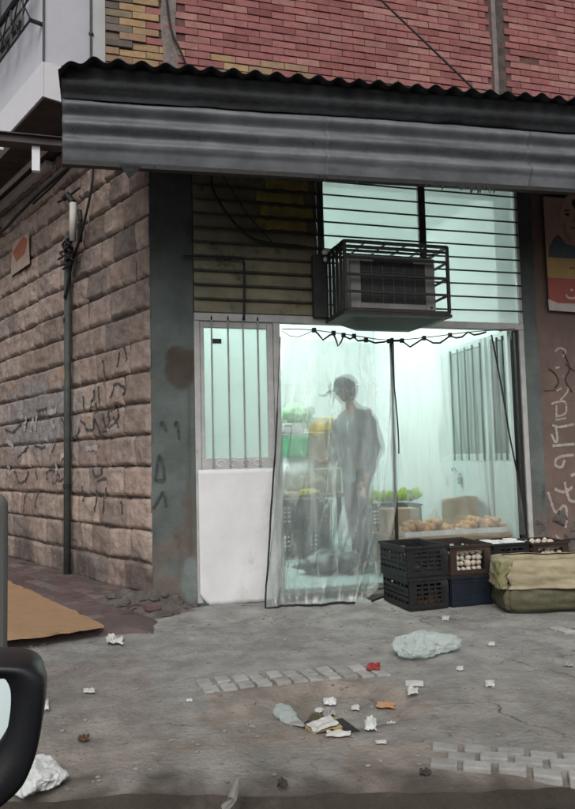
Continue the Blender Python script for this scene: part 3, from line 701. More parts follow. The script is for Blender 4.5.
b = MB(); b.add([P(118, 164, AY+.02), P(142, 166, AY+.02), P(136, 172, AY+.02), P(129, 179, AY+.02), P(124, 171, AY+.02)], [(0, 1, 2, 3, 4)]); b.build('torn_flap', MT['tar'], aw, fix=False, solid=.002)

# steel beam crossing the lane below the white house
be = MB(); a, b_ = P(-60, 130, 5.6), P(100, 141, 5.6)
be.box(a.x-1.2, b_.x+.1, 5.57, 5.63, a.z-.05, a.z+.005); be.box(a.x-1.2, b_.x+.1, 5.54, 5.66, a.z-.062, a.z-.051); be.box(a.x-1.2, b_.x+.1, 5.54, 5.66, a.z+.006, a.z+.014)
q0, q1 = P(32, 147, 5.6), P(40, 172, 5.6)
be_o = be.build('steel_beam', MT['soffit'], loc=(a.x, 5.6, a.z)); b = MB(); b.box(q0.x, q1.x, 5.575, 5.625, q1.z, a.z-.063); b.build('white_bracket', MT['fascia'], be_o)
tag(be_o, 'dark steel beam reaching out over the lane under the white house', 'beam')

# ================================================================== WHITE HOUSE over the lane
wh = thing('white_house', 'white plastered house storey overhanging the stone wall with balcony railing', 'building', (-.35, 5.9, 4.1))
B0 = Vector((-.351, 5.9, 4.125))
b = MB(); b.obox(B0+Vector((0, 0, .30)), WD*9, -WN*1.6, (0, 0, 4.2)); wo = b.build('wall', MT['white'], wh)
b = MB(); b.obox(B0+WN*.02-WD*.02, WD*9.05, -WN*1.62, (0, 0, .298)); b.build('fascia', MT['fascia'], wh)
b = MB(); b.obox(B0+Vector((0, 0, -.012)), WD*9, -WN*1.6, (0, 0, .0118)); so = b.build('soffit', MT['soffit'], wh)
b = MB()
for o_ in (.02, .33): b.obox(B0-WN*o_+Vector((0, 0, -.03))+WD*.9, WD*7, -WN*.05, (0, 0, .0175))
b.build('soffit_batten', MT['fascia'], so)
b = MB(); b.bar(W0+WD*1.9+WN*.03+Vector((0, 0, 4.055)), W0+WD*9+WN*.03+Vector((0, 0, 4.055)), .07); b.build('white_edge_trim', MT['fascia'], so)
b = MB(); b.bar(B0+WN*.03+WD*1.0+Vector((0, 0, -.06)), B0+WN*.03+WD*9+Vector((0, 0, -.06)), .05); b.build('white_edge_trim', MT['fascia'], so)
# near face: corner trim pipe, drainpipe, pale return
b = MB(); x44 = B0.x; b.tube([(x44-.005, 5.885, 4.13), (x44-.005, 5.885, 8)], .009, 6); q = P(91, 30, 5.88); b.tube([(q.x, 5.87, 4.3), (q.x, 5.87, 8)], .011, 6); b.ball((q.x, 5.87, P(91, 34, 5.87).z), .022); b.build('conduit', MT['pipe'], wh)
b = MB(); q0 = P(93, 30, 5.9).x; b.box(q0, .20, 5.875, 5.899, 4.25, 8.2); b.build('corner_return', mat('pale_grey_plaster', (.55, .57, .58), (.48, .5, .5), 4, .85, .1), wh)
# side windows
for k in range(4):
    o_ = B0+WD*(.55+k*1.9)+WN*.004+Vector((0, 0, .95)); b = MB()
    b.obox(o_, WD*1.15, WN*.02, (0, 0, 1.7)); w_ = b.build('window', MT['window'], wh)
    b = MB()
    for (u, l) in ((0, .05), (.55, .05), (1.10, .05)): b.obox(o_+WD*u+WN*.021, WD*l, WN*.02, (0, 0, 1.7))
    for zz in (-.05, 1.7): b.obox(o_+WD*0+WN*.021+Vector((0, 0, zz)), WD*1.15, WN*.03, (0, 0, .05))
    b.build('window_frame', MT['casing'], w_)
# railing along the side
b = MB()
def wp(t, z, o=.10): return B0+WD*t+WN*o+Vector((0, 0, z))
for zz, r in ((.66, .010), (1.02, .026), (.86, .008)): b.tube([wp(.03, zz), wp(7.5, zz)], r, 6)
for k in range(26): t = .22+k*.30; b.bar(wp(t, .66), wp(t, 2.2 if k % 2 == 0 else 1.02), .018)
for k in range(12):
    t = .04+k*.28; b.bar(wp(t, .66), wp(t+.28, 1.02), .010); b.bar(wp(t+.28, .66), wp(t, 1.02), .010)
for t in (.05, 3.9, 7.4): b.bar(wp(t, .66, .0), wp(t, .66, .11), .025); b.bar(wp(t, 1.02, .0), wp(t, 1.02, .11), .025)
b.build('balcony_railing', MT['black'], wh)

# ================================================================== PIPE, CABLES, WALL FITTINGS
pts = [on_stone(74, 238, .06)] + [on_stone(73.5, 300, .06), on_stone(73.5, 400, .06)]; zlo = Vector(pts[-1]); zlo.z = .06
dp = thing('drain_pipe', 'grey green pipe running down the stone side wall', 'pipe', zlo)
b = MB(); b.tube([(pts[0].x, pts[0].y, pts[0].z), (zlo.x, zlo.y, zlo.z)], .031, 12); b.build('pipe', MT['pipe'], dp, smooth=True)
b = MB(); c_ = on_stone(71.5, 375, .06); b.tube([(zlo.x, zlo.y, c_.z-.05), (zlo.x, zlo.y, c_.z+.05)], .0335, 12); b.build('orange_band', MT['orange'], dp)
b = MB()
for zz in (.9, 2.4): b.tube([(zlo.x, zlo.y, zz-.02), (zlo.x, zlo.y, zz+.02)], .036, 12)
b.build('clamp', MT['black'], dp)
wpz = thing('service_conduit', 'short white plastic conduit with dark cap above the drain pipe', 'conduit', on_stone(82, 243, .08))
b = MB(); b.tube([on_stone(82, 243, .09), on_stone(82.5, 205, .09)], .030, 12); b.build('pipe', MT['whitepipe'], wpz, smooth=True)
b = MB(); b.tube([on_stone(82.5, 204.5, .09), on_stone(80, 198, .12), on_stone(78.5, 203, .15)], [.033, .034, .026], 10); b.build('cap', MT['black'], wpz)
cb = MB()
for k in range(7):
    pts = [on_stone(80+random.uniform(-3, 3), 238, .08)]
    for j in range(1, 6): pts.append(on_stone(79+random.uniform(-6, 7)-j*.4, 238+j*(4.5+k*.35)+random.uniform(-2, 2), .06+random.uniform(0, .09)))
    cb.tube(smoothline(pts, 4), .010, 5)
cb.tube(smoothline([on_stone(98, 150, .05), on_stone(98, 180, .05), on_stone(95, 205, .06), on_stone(88, 238, .07), on_stone(79, 262, .06), on_stone(75, 300, .1)], 6), .012, 6)
cb.tube(smoothline([on_stone(85, 243, .05), on_stone(88, 225, .07), on_stone(87, 212, .07)], 6), .022, 6)
tag(cb.build('cable_bundle', MT['rubber'], smooth=True, loc=on_stone(79, 262, .0)), 'tangled black cables around the white conduit on the stone wall', 'cable')
cb = MB(); cb.tube(smoothline([on_stone(92, 160, .10), on_stone(78, 178, .16), on_stone(62, 198, .22), on_stone(42, 219, .24), on_stone(20, 235, .2), on_stone(-20, 254, .15)], 8), .018, 6)
tag(cb.build('sagging_cable', MT['rubber'], smooth=True, loc=on_stone(60, 198, .2)), 'thick black cable sagging across the top of the stone wall', 'cable')
cb = MB(); cb.tube(smoothline([on_stone(76, 172, .08), on_stone(60, 187, .07), on_stone(40, 205, .07)], 8), .012, 6); cb.tube(smoothline([on_stone(88, 190, .08), on_stone(74, 199, .07), on_stone(65, 204, .07)], 8), .010, 6)
tag(cb.build('loose_wire', MT['rubber'], smooth=True, loc=on_stone(60, 187, .07)), 'thin dark wire lying against the stones below the thick sagging cable', 'cable')
b = thing('wall_sticker', 'pale square sticker with a red diamond on the stone wall', 'sticker', on_stone(24, 255, .045))
g = MB(); q = [on_stone(x, y, .034) for x, y in ((14, 277), (33, 264), (32, 233), (16, 243))]; g.prism(q, WN*.003); g.build('sheet', MT['stickpale'], b)
g = MB(); q = [on_stone(x, y, .0385) for x, y in ((16, 253), (20, 262), (28, 254), (31, 240), (27, 237))]; g.prism(q, WN*.002); g.build('red_diamond', MT['stickred'], b)
g = MB(); q = [on_stone(x, y, .048) for x, y in ((-3, 238), (4, 234), (3, 226), (-3, 223))]; g.prism(q, WN*.003)
tag(g.build('orange_sticker', MT['orange'], loc=q[0]), 'small orange sticker at the far left of the stone wall', 'sticker')
cb = MB(); cb.tube(smoothline([P(165, -20, YB-.03), P(168, 10, YB-.03), P(172, 32, YB-.03), P(180, 50, YB-.04), P(187, 68, YB-.03), P(188, 80, YB-.02)], 8), .009, 6)
tag(cb.build('wall_cable', MT['rubber'], smooth=True, loc=P(172, 32, YB)), 'black cable crossing from yellow to red brick above the awning', 'cable')
cb = MB(); cb.tube(smoothline([P(360, -22, YB-.25), P(381, 0, YB-.3), P(428, 45, YB-.4), P(480, 95, YB-.5)], 8), .008, 6)
tag(cb.build('wall_cable', MT['rubber'], smooth=True, loc=P(428, 45, YB)), 'thin black cable slanting down the red brick towards the channel', 'cable')
cb = MB(); cb.tube(smoothline([P(212, 172, D-.12), P(213, 190, D-.12), P(228, 215, D-.10), P(248, 236, D-.08), P(270, 243, D-.06), P(300, 246, D-.06), P(322, 250, D-.1)], 8), .010, 6); cb.tube(smoothline([P(222, 174, D-.10), P(238, 200, D-.08), P(252, 220, D-.06), P(272, 242, D-.06)], 8), .005, 5)
tag(cb.build('drooping_cable', MT['rubber'], smooth=True, loc=P(248, 236, D)), 'black cable drooping across the slatted panel to the air conditioner', 'cable')
cb = MB(); cb.tube(smoothline([P(183, 256, D-.05), P(205, 257, D-.05), P(225, 257, D-.05), P(238, 259, D-.05), P(244, 265, D-.045), P(244, 320, D-.045)], 8), .009, 6)
tag(cb.build('bent_conduit', MT['rubber'], smooth=True, loc=P(225, 257, D)), 'thin dark conduit bending down over the slatted panel above the door', 'cable')

# ================================================================== AIR CONDITIONER
ac = thing('air_conditioner', 'window air conditioner in a black steel cage above the shop opening', 'air conditioner', (2.3, D, 2.2))
AXL, AXR, AF, AZ0, AZ1 = 1.875, 2.745, 4.90, 2.215, 2.745
b = MB(); t = .022
for z_ in (AZ0, AZ1): b.bar((AXL, AF, z_), (AXR, AF, z_), t); b.bar((AXL, D-.03, z_), (AXR, D-.03, z_), t); b.bar((AXL, AF, z_), (AXL, D-.03, z_), t); b.bar((AXR, AF, z_), (AXR, D-.03, z_), t)
for x in (AXL, AXR):
    for y in (AF, D-.03): b.bar((x, y, AZ0), (x, y, AZ1), t)
for k in (1, 2, 3):
    z_ = AZ0+(AZ1-AZ0)*k/4+.01
    b.bar((AXL, AF, z_), (AXR, AF, z_), .018); b.bar((AXR, AF, z_), (AXR, D-.03, z_), .016)
for z_ in (AZ1-.045, AZ1-.0): b.bar((AXL, AF, z_), (AXR, AF, z_), .014); b.bar((AXL, AF, z_), (AXL, D-.03, z_), .014)
for k in (1, 2, 3, 4): y = AF+(D-.03-AF)*k/5; b.bar((AXL, y, AZ0), (AXL, y, AZ1), .02)
for k in range(1, 4): y = AF+(D-.03-AF)*k/4; b.bar((AXL, y, AZ1), (AXR, y, AZ1), .014)
for k in range(1, 5): x = AXL+(AXR-AXL)*k/5; b.bar((x, AF, AZ1), (x, D-.03, AZ1), .012)
b.build('cage', MT['black'], ac)
b = MB(); b.obox((AXL-.02, AF-.01, AZ0-.035), (AXR-AXL+.04, 0, 0), (0, D-AF-.03, 0), (0, 0, .022)); b.add([(AXL+.1, AF+.1, AZ0-.036), (AXR-.02, AF+.05, AZ0-.036), (AXR-.02, D-.03, AZ0-.036), (AXL+.1, D-.03, AZ0-.036), (AXL+.25, D-.1, AZ0-.02-.06), (AXR-.15, D-.1, AZ0-.02-.06), (AXR-.15, D-.03, AZ0-.08), (AXL+.25, D-.03, AZ0-.08)], [(0,1,5,4),(1,2,6,5),(2,3,7,6),(3,0,4,7),(4,5,6,7),(0,3,2,1)]); b.build('tray', MT['black'], ac)
b = MB(); CX0, CX1, CZ0, CZ1, CF = 1.945, 2.665, 2.245, 2.665, 4.965
b.box(CX0, CX1, CF+.012, D+.1, CZ0, CZ1)
b.box(CX0, CX0+.085, CF, CF+.011, CZ0, CZ1); b.box(CX1-.085, CX1, CF, CF+.011, CZ0, CZ1); b.box(CX0+.086, CX1-.086, CF, CF+.011, CZ0, CZ0+.045); b.box(CX0+.086, CX1-.086, CF, CF+.011, CZ1-.05, CZ1)
co = b.build('casing', MT['casing'], ac, bevel=.006)
b = MB(); b.box(CX0+.086, CX1-.086, CF+.004, CF+.0115, CZ0+.046, CZ1-.051)
b.box(CX0+.19, CX1-.19, CF-.006, CF-.001, CZ1-.075, CZ1-.03)
g_o = b.build('grille', MT['darkgrille'], co)
b = MB()
for k in range(1, 6): x = CX0+.086+(CX1-CX0-.172)*k/6; b.box(x-.003, x+.003, CF-.001, CF+.003, CZ0+.048, CZ1-.052)
for k in range(1, 4): z_ = CZ0+.046+(CZ1-CZ0-.097)*k/4; b.box(CX0+.09, CX1-.09, CF-.0025, CF+.0015, z_-.002, z_+.002)
b.build('grille_wires', mat('grille_wire', (.10, .10, .10), None, 9, .6, 0), g_o)
b = MB(); b.box(CX1-.05, CX1-.03, CF-.004, CF-.0005, CZ0+.015, CZ0+.03); b.build('badge', MT['black'], co)
# pipe box beside it
b = MB(); q0, q1 = P(312, 255, D-.06), P(327, 318, D-.06); b.box(q0.x, q1.x, D-.09, D-.025, q1.z, q0.z); b.tube(smoothline([(q1.x-.01, D-.06, q0.z-.01), (q1.x+.03, D-.10, q0.z+.03), (q1.x+.06, D-.2, q0.z+.05)], 6), .012, 6)
b.build('switch_box', mat('dark_box', (.05, .052, .05), (.035, .036, .035), 8, .7, .1), ac, bevel=.006)
b = MB(); q = P(325, 252, D-.14); b.ball(q, .028, .028, .022, 8, 6, .3, 2); b.ball(q+Vector((.0, .0, -.06)), .016, .016, .022, 8, 6, .3, 3); b.ball(q+Vector((.03, 0, .012)), .02, .015, .012, 8, 6, .3, 4); b.build('foam_stuffing', MT['foam'], ac)

# ================================================================== POSTER
q = [P(x, y, D-.016) for x, y in ((548, 200), (552, 310))]
ps = thing('wall_poster', 'large faded portrait poster on the brown wall right of the shop', 'poster', (4.35, D-.02, 2.4))
PX0, PX1, PZ0, PZ1 = 3.995, 4.66, 2.375, 3.43; ky = D-.022
b = MB(); b.box(PX0, PX1, ky, ky+.006, PZ0+.40, PZ1); b.build('sheet', MT['ppink'], ps)
def flat(poly, m, name, lift, root=ps):
    b = MB(); b.prism([(x, ky-lift, z) for x, z in poly], (0, .0015, 0)); return b.build(name, m, root)
flat([(PX0, PZ0+.075), (PX1, PZ0+.075), (PX1, PZ0+.30), (PX0, PZ0+.30)], MT['pred'], 'red_band', .001)
flat([(PX0, PZ0+.301), (PX1, PZ0+.301), (PX1, PZ0+.49), (PX0, PZ0+.49)], MT['pyellow'], 'yellow_band', .001)
flat([(PX0-.005, PZ0), (PX1, PZ0-.02), (PX1, PZ0+.076), (PX0+.1, PZ0+.07), (PX0-.01, PZ0+.10)], MT['pwhite'], 'curled_edge', .004)
cxp, czp = 4.325, 3.225
flat([(cxp+.165*math.cos(t)*(1-.12*(math.sin(t) < -.3)), czp+.02+(.235 if math.sin(t) > 0 else .20)*math.sin(t)) for t in [2*math.pi*k/32 for k in range(32)]], MT['pskin'], 'face', .003)
flat([(cxp+.0, czp+.10), (cxp-.03, czp+.16), (cxp-.02, czp+.20), (cxp+.1, czp+.205), (cxp+.22, czp+.205), (cxp+.22, czp-.02), (cxp+.15, czp-.02), (cxp+.14, czp+.09)], MT['phair'], 'hair', .005)
flat([(PX0+.02, PZ0+.491), (PX1, PZ0+.491), (PX1, PZ0+.62), (cxp+.12, PZ0+.66), (cxp, PZ0+.605), (cxp-.12, PZ0+.62), (cxp-.19, PZ0+.70), (PX0+.09, PZ0+.655), (PX0+.04, PZ0+.58)], MT['pdark'], 'collar', .006)
for s in (-1, 1):
    flat([(cxp-.01+s*.075+.024*math.cos(t), czp+.05+.012*math.sin(t)) for t in [2*math.pi*k/12 for k in range(12)]], MT['phair'], 'eye', .0062)
    flat([(cxp-.01+s*.075-.035, czp+.08), (cxp-.01+s*.075+.035, czp+.085), (cxp-.01+s*.075+.025, czp+.095), (cxp-.01+s*.075-.025, czp+.092)], MT['phair'], 'eyebrow', .0062)
flat([(cxp-.03, czp-.02), (cxp+.012, czp-.02), (cxp-.002, czp+.05), (cxp-.012, czp+.05)], mat('poster_shade', (.36, .22, .165), None, 8, .6, 0), 'nose', .0055)
flat([(cxp-.07, czp-.078), (cxp+.06, czp-.085), (cxp+.045, czp-.066), (cxp-.05, czp-.064)], mat('poster_lips', (.22, .10, .085), None, 8, .6, 0), 'mouth', .0055)
flat([(cxp-.13, czp-.02), (cxp-.11, czp-.02), (cxp-.10, czp-.13), (cxp-.05, czp-.19), (cxp-.07, czp-.2), (cxp-.12, czp-.14)], mat('poster_shade_side', (.37, .235, .18), None, 8, .6, 0), 'cheek_shade', .0052)
b = MB()
for dx in (.25, .28, .31, .38): b.prism([(PX0+dx+.009*math.cos(t), ky-.0045, PZ0+.40+.009*math.sin(t)) for t in [2*math.pi*k/8 for k in range(8)]], (0, .001, 0))
b.build('dots', MT['phair'], ps)
b = MB()
for s_ in [[(.18, .13), (.21, .10), (.28, .105), (.32, .15), (.30, .18)], [(.33, .10), (.38, .09), (.44, .10), (.46, .15)], [(.48, .10), (.54, .14), (.60, .10), (.65, .11)], [(.41, .19), (.43, .20)], [(.23, .17), (.26, .18)]]:
    ribbon(b, smoothline([(PX0+x, ky-.006, PZ0+z_+.02) for x, z_ in s_], 6), .022, (0, -1, 0))
b.build('script', MT['pwhite'], ps, fix=False)

# ================================================================== PLASTIC CURTAINS
cl = thing('plastic_curtain', 'hazy clear plastic curtain hanging to the ground beside the white door', 'curtain', (1.8, 5.25, 0))
tl_, bl_ = P(280, 337, D-.05), P(263, 608, 5.10); tr_, br_ = P(391, 344, D-.06), Vector((2.06, 5.03, .02))
bl_ = Vector((1.235, 5.10, .014))
def cf_(u, v):                      # v: 0 top, 1 bottom
    tp = tl_.lerp(tr_, u); tp.z -= .012*abs(math.sin(u*math.pi*6))
    bt = bl_.lerp(br_, u); bt.z = .012 + (.0 if u < .85 else .10*((u-.85)/.15)**2)
    if u > .86: bt += Vector((.06, .04, 0))*((u-.86)/.14)
    p = tp.lerp(bt, v)
    # the right side hangs straight from the post before it is drawn in at the foot
    p.x += .17*u**2*math.sin(math.pi*min(1, v*1.0))**1.0*(.4+.6*v)
    fold = (.010+.032*v)*(math.sin(u*19+2.4*math.sin(v*2+u*5))*.5 + math.sin(u*47+v*3)*.14 + 1.0*nz(u*6, v*1.6, 3, 1.0))
    crump = .012*nz(u*16, v*14, 1, 1.0)*(.3+v) + .016*max(0, .12-abs(nz(u*7+v*1.2, v*1.1, 21, 1.0)))/.12*(.3+.7*v) + .010*max(0, .10-abs(nz(u*5-v*2.5, v*2.5, 33, 1.0)))/.10*v
    p.y += -fold - crump - .03*math.sin(math.pi*v)
    p.x += .014*nz(u*11, v*4, 8, 1.0)*(v)
    if v > .97: p.y -= .03*(v-.97)/.03
    return p
b = MB(); b.grid(cf_, 170, 120); b.build('sheet', M_curtain, cl, smooth=True, fix=False)
b = MB(); b.tube([cf_(0, k/40)+Vector((0, -.004, 0)) for k in range(41)], [.0035 if k < 12 else .0075 for k in range(41)], 5)
b.tube([cf_(k/60, 1)+Vector((0, -.004, .004)) for k in range(50)], .010, 5); b.tube([cf_(1, k/40) for k in range(20)], .006, 5); b.build('black_hem', MT['rubber'], cl)
c2 = thing('plastic_curtain', 'nearly clear plastic sheet over the right half of the shop opening', 'curtain', (3.0, 5.28, 0))
a0, a1, c0_, c1_ = P(390, 344, D-.05), P(397, 540, D-.05), P(491, 335, D-.05), P(526, 533, D-.05)
a1.z = .42; c1_.z = .40
def cg(u, v):
    p = a0.lerp(a1, v).lerp(c0_.lerp(c1_, v), u); p.z -= .02*abs(math.sin(u*math.pi*4))*(1-v)
    p.y -= .02*math.sin(u*19+1.3*math.sin(v*3))*(.4+v) + .02*nz(u*7, v*3, 9, 1.0); return p
b = MB(); b.grid(cg, 70, 50); b.build('sheet', M_clear, c2, smooth=True, fix=False)
b = MB(); b.tube([cg(0, k/30)+Vector((.0, -.006, 0)) for k in range(31)], .009, 5); b.build('black_hem', MT['rubber'], c2)
b = MB(); b.tube([cg(1, k/30)+Vector((0, -.006, 0)) for k in range(31)], .0075, 5); b.build('black_hem', MT['rubber'], c2)
cw = thing('curtain_wire', 'sagging wire with black clips strung across the top of the opening', 'wire', P(392, 343, D-.07))
wpts = smoothline([P(x, y, D-.07) for x, y in ((282, 329), (312, 330), (350, 335), (389, 340), (430, 337), (470, 332), (515, 329))], 8)
b = MB(); b.tube(wpts, .004, 5); b.build('wire', MT['rubber'], cw)
b = MB(); b.tube([P(x, y, D-.075) for x, y in ((282, 331), (290, 336), (298, 337), (306, 334), (314, 330))], .003, 5)
b.tube([P(x, y, D-.08) for x, y in ((314, 330), (318, 334), (323, 340), (330, 335), (333.5, 334), (336, 340), (338, 346), (341, 342), (343.5, 336), (350, 339), (354, 337), (358, 341), (366, 340), (375, 343), (384, 342), (389, 341), (395, 341), (402, 341), (410, 347), (424, 338), (433, 343), (440, 343), (450, 336), (456, 338), (462, 337), (468, 332), (474, 335), (480, 334), (486, 332))], .008, 5); b.build('loose_cord', MT['rubber'], cw)
for (x, y) in ((314, 330), (333.5, 333), (343.5, 335), (354, 336), (366, 340), (389, 341), (402, 340.5), (424, 338), (450, 335)):
    b = MB(); q = P(x, y, D-.085); b.box(q.x-.017, q.x+.017, q.y-.012, q.y+.012, q.z-.02, q.z+.018); b.build('clip', MT['black'], cw, bevel=.004)
#MARK_OBJECTS
# ================================================================== CRATES IN FRONT OF THE SHOP
def crate(name, label, cat, x, y, z, w, d, h, m, rot=0, open_front=False, solid=False, group=None):
    t = thing(name, label, cat, (x, y, z), group); t.rotation_euler = (0, 0, rot)
    tk = .012; L = Vector((x, y, z))
    def bx(b, x0, x1, y0, y1, z0, z1): b.box(x+x0, x+x1, y+y0, y+y1, z+z0, z+z1)
    b = MB(); bx(b, -w/2, w/2, -d/2, d/2, 0, .012)
    b.build('base', m, t)
    b = MB()
    for sy in (-1, 1):
        y0, y1 = (sy*d/2-tk/2, sy*d/2+tk/2)
        bx(b, -w/2, w/2, y0, y1, h-.04, h); bx(b, -w/2, w/2, y0, y1, .013, .045)
        bx(b, -w/2, -w/2+.05, y0, y1, .046, h-.041); bx(b, w/2-.05, w/2, y0, y1, .046, h-.041)
        if solid: bx(b, -w/2+.051, w/2-.051, y0+.002, y1-.002, .046, h-.041)
        elif not (open_front and sy < 0):
            n = 4
            for k in range(n): zz = .05+(h-.1)*(k+.5)/n; bx(b, -w/2+.051, w/2-.051, y0+.002, y1-.002, zz-.008, zz+.008)
            for k in range(1, 6): xx = -w/2+w*k/6; bx(b, xx-.006, xx+.006, y0+.001, y1-.001, .046, h-.041)
    for sx in (-1, 1):
        x0, x1 = (sx*w/2-tk/2, sx*w/2+tk/2)
        bx(b, x0, x1, -d/2+.007, d/2-.007, h-.04, h-.001); bx(b, x0, x1, -d/2+.007, d/2-.007, .013, .045)
        if solid: bx(b, x0+.002, x1-.002, -d/2+.007, d/2-.007, .046, h-.041)
        else:
            for k in range(3): zz = .06+(h-.12)*(k+.5)/3; bx(b, x0+.002, x1-.002, -d/2+.007, d/2-.007, zz-.012, zz+.012)
            for k in range(1, 7): yy = -d/2+d*k/7; bx(b, x0+.001, x1-.001, yy-.007, yy+.007, .046, h-.041)
    bx(b, -w/2-.012, w/2+.012, -d/2-.014, -d/2-.0065, h-.014, h+.004); bx(b, -w/2-.014, -w/2-.0065, -d/2, d/2, h-.014, h+.004); bx(b, w/2+.0065, w/2+.014, -d/2, d/2, h-.014, h+.004); bx(b, -w/2-.012, w/2+.012, d/2+.0065, d/2+.014, h-.014, h+.004)
    b.build('slatted_side', m, t)
    return t
def produce(name, label, cat, group, m, spots, r, proto=None, squash=1.0, rough=.25):
    first = None
    for i, p in enumerate(spots):
        if first is None:
            b = MB(); b.ball((0, 0, 0), r, r*.9, r*squash, 9, 7, rough, 3); first = b.build(name, m, smooth=True, loc=(0, 0, 0)); tag(first, label, cat, group); o = first
        else: o = first.copy(); C.objects.link(o)
        o.location = Vector(p); o.rotation_euler = (random.uniform(-.6, .6), random.uniform(-.6, .6), random.uniform(0, 6)); k = random.uniform(.72, 1.18); o.scale = (k*random.uniform(.85, 1.1), k, k*random.uniform(.8, 1.1))
XA, YA = 2.325, 4.83; wA, dA, hA = .31, .42, .222
crate('produce_crate', 'black slatted crate at the bottom of the leftmost stack, orange roots inside', 'crate', XA+.0, YA, .004, wA, dA, hA, MT['crate'], .03, group='crates in front of the shop')
crate('produce_crate', 'black slatted crate on top of the leftmost stack, nearly empty with a few dark aubergines', 'crate', XA-.005, YA, .228, wA+.02, dA, hA, MT['crate'], .05, group='crates in front of the shop')
XB = 2.675
crate('produce_crate', 'solid navy crate under the brown crate of pale garlic', 'crate', XB, 4.83, .004, .33, .42, .21, MT['navycrate'], 0, solid=True, group='crates in front of the shop')
crate('produce_crate', 'brown crate with open front full of pale garlic, on the navy crate', 'crate', XB, 4.83, .217, .33, .42, .222, MT['browncrate'], 0, open_front=True, group='crates in front of the shop')
XC = 3.15
crate('produce_crate', 'black crate at the bottom of the stack behind the wrapped box', 'crate', XC+.03, 5.02, .004, .32, .30, .19, MT['crate'], 0, group='crates in front of the shop')
crate('produce_crate', 'black crate topped with white cartons behind the wrapped box', 'crate', XC+.03, 5.02, .196, .32, .30, .20, MT['crate'], 0, group='crates in front of the shop')
XD = 3.53
crate('produce_crate', 'brown crate at the bottom of the rightmost stack by the pillar', 'crate', XD+.02, 5.04, .004, .33, .30, .19, MT['browncrate'], 0, group='crates in front of the shop')
crate('produce_crate', 'brown crate with whitish bulbs on top of the rightmost stack by the pillar', 'crate', XD+.02, 5.04, .196, .33, .30, .185, MT['browncrate'], 0, open_front=True, group='crates in front of the shop')
produce('garlic_bulb', 'pale garlic bulb in the brown open fronted crate', 'garlic', 'garlic bulbs in the brown crate', MT['garlic'],
        [(XB-.09+.047*i+random.uniform(-.006, .006), 4.66+random.uniform(0, .02), .262+.041*j) for j in range(4) for i in range(5)] + [(XB-.11+.055*i, 4.72+.05*j+random.uniform(0, .02), .375+random.uniform(0, .02)) for i in range(5) for j in range(4)], .026, squash=.9)
produce('garlic_bulb', 'whitish bulb in the rightmost brown crate by the pillar', 'garlic', 'whitish bulbs in the rightmost crate', MT['garlic'],
        [(XD-.08+.05*i+random.uniform(-.006, .006), 4.92+random.uniform(0, .02), .25+.042*j) for j in range(3) for i in range(5)] + [(XD-.10+.06*i, 4.97+.07*j, .365+random.uniform(0, .02)) for i in range(4) for j in range(2)], .026, squash=.9)
produce('carrot_root', 'orange root in the bottom crate of the leftmost stack', 'carrot', 'orange roots in the bottom crate', MT['carrot'],
        [(XA-.09+.05*i+random.uniform(-.01, .01), 4.665+random.uniform(0, .03), .045+.035*j) for j in range(3) for i in range(5)], .024, squash=.7)
produce('aubergine', 'dark aubergine at the bottom of the upper black crate of the leftmost stack', 'aubergine', 'aubergines in the upper black crate', MT['aub'],
        [(XA-.09, 4.67, .275), (XA-.02, 4.68, .27), (XA+.05, 4.665, .275), (XA+.10, 4.67, .28), (XA+.0, 4.75, .275), (XA-.1, 4.86, .27)], .036, squash=.8)
b0 = (XC+.03)
for i in range(6):
    x = b0-.11+.105*(i % 3); y = 4.93+.11*(i//3); z = .372
    b = MB(); b.box(x-.044, x+.044, y-.045, y+.045, z-.02, z+.030+.008*(i % 2)); o = b.build('egg_carton', MT['mushroom'], bevel=.008, loc=(x, y, z)); tag(o, 'small white carton lying in the black crate behind the wrapped box', 'carton', 'white cartons in the black crate')
b = MB(); q = P(531, 551, 4.96); b.ball(q, .03, .03, .045, 8, 6, .4, 3)
tag(b.build('knotted_bag', mat('pinkish_bag', (.5, .36, .38), (.4, .28, .3), 9, .5, .1), smooth=True, loc=q), 'pinkish knotted bag between the black and the rightmost brown crate', 'bag')
# flat board and pebbly lump left of the crates
b = MB(); q = G(383, 600); b.obox((q.x-.10, q.y+.03, .0), (.26, .03, 0), (0, .16, 0), (0, 0, .04)); tag(b.build('concrete_slab', MT['rubble'], bevel=.01, loc=(q.x, q.y, 0)), 'low broken concrete slab on the ground left of the crates', 'slab')
b = MB(); b.tube([G(372, 601, .03), G(398, 590, .05)], .010, 6); tag(b.build('iron_rod', MT['black'], loc=G(385, 596, 0)), 'dark rod lying between the curtain and the crates', 'rod')
# wrapped box
wb = thing('wrapped_box', 'low box wrapped in straw coloured and olive plastic at the right edge', 'box', (3.12, 4.42, 0))
ax = Vector((1, -.22, 0)).normalized(); ay = Vector((.30, 1, 0)).normalized()
WO = Vector((2.775, 4.30, 0)); WL, WDp, WHt = .86, .36, .36
def wbox(s, zf, out):
    # s runs round the four sides 0..4
    k = int(s) % 4; f = s-int(s); cs = [WO, WO+ax*WL, WO+ax*WL+ay*WDp, WO+ay*WDp]
    p = cs[k].lerp(cs[(k+1) % 4], f); ctr = WO+ax*WL/2+ay*WDp/2; d = (p-ctr); d.z = 0; d.normalize()
    r = min(f, 1-f); p = p - d*.035*max(0, 1-r/.07)**2
    return p + d*out + Vector((0, 0, zf))
b = MB()
def wf(u, v):
    s = u*4; z = WHt*.55*v; bulge = .03*math.sin(math.pi*v)*1.0 + .016*nz(u*26, v*5, 2, 1.0) + .035*(1-v)*(.5 if u < .3 or u > .85 else .2)
    return wbox(s % 4 if u < 1 else 0, z, bulge - (.05*(1-v/.15) if v < .15 else 0))
b.grid(wf, 120, 18); b.build('lower_wrap', MT['wrapgreen'], wb, smooth=True, fix=False)
b = MB()
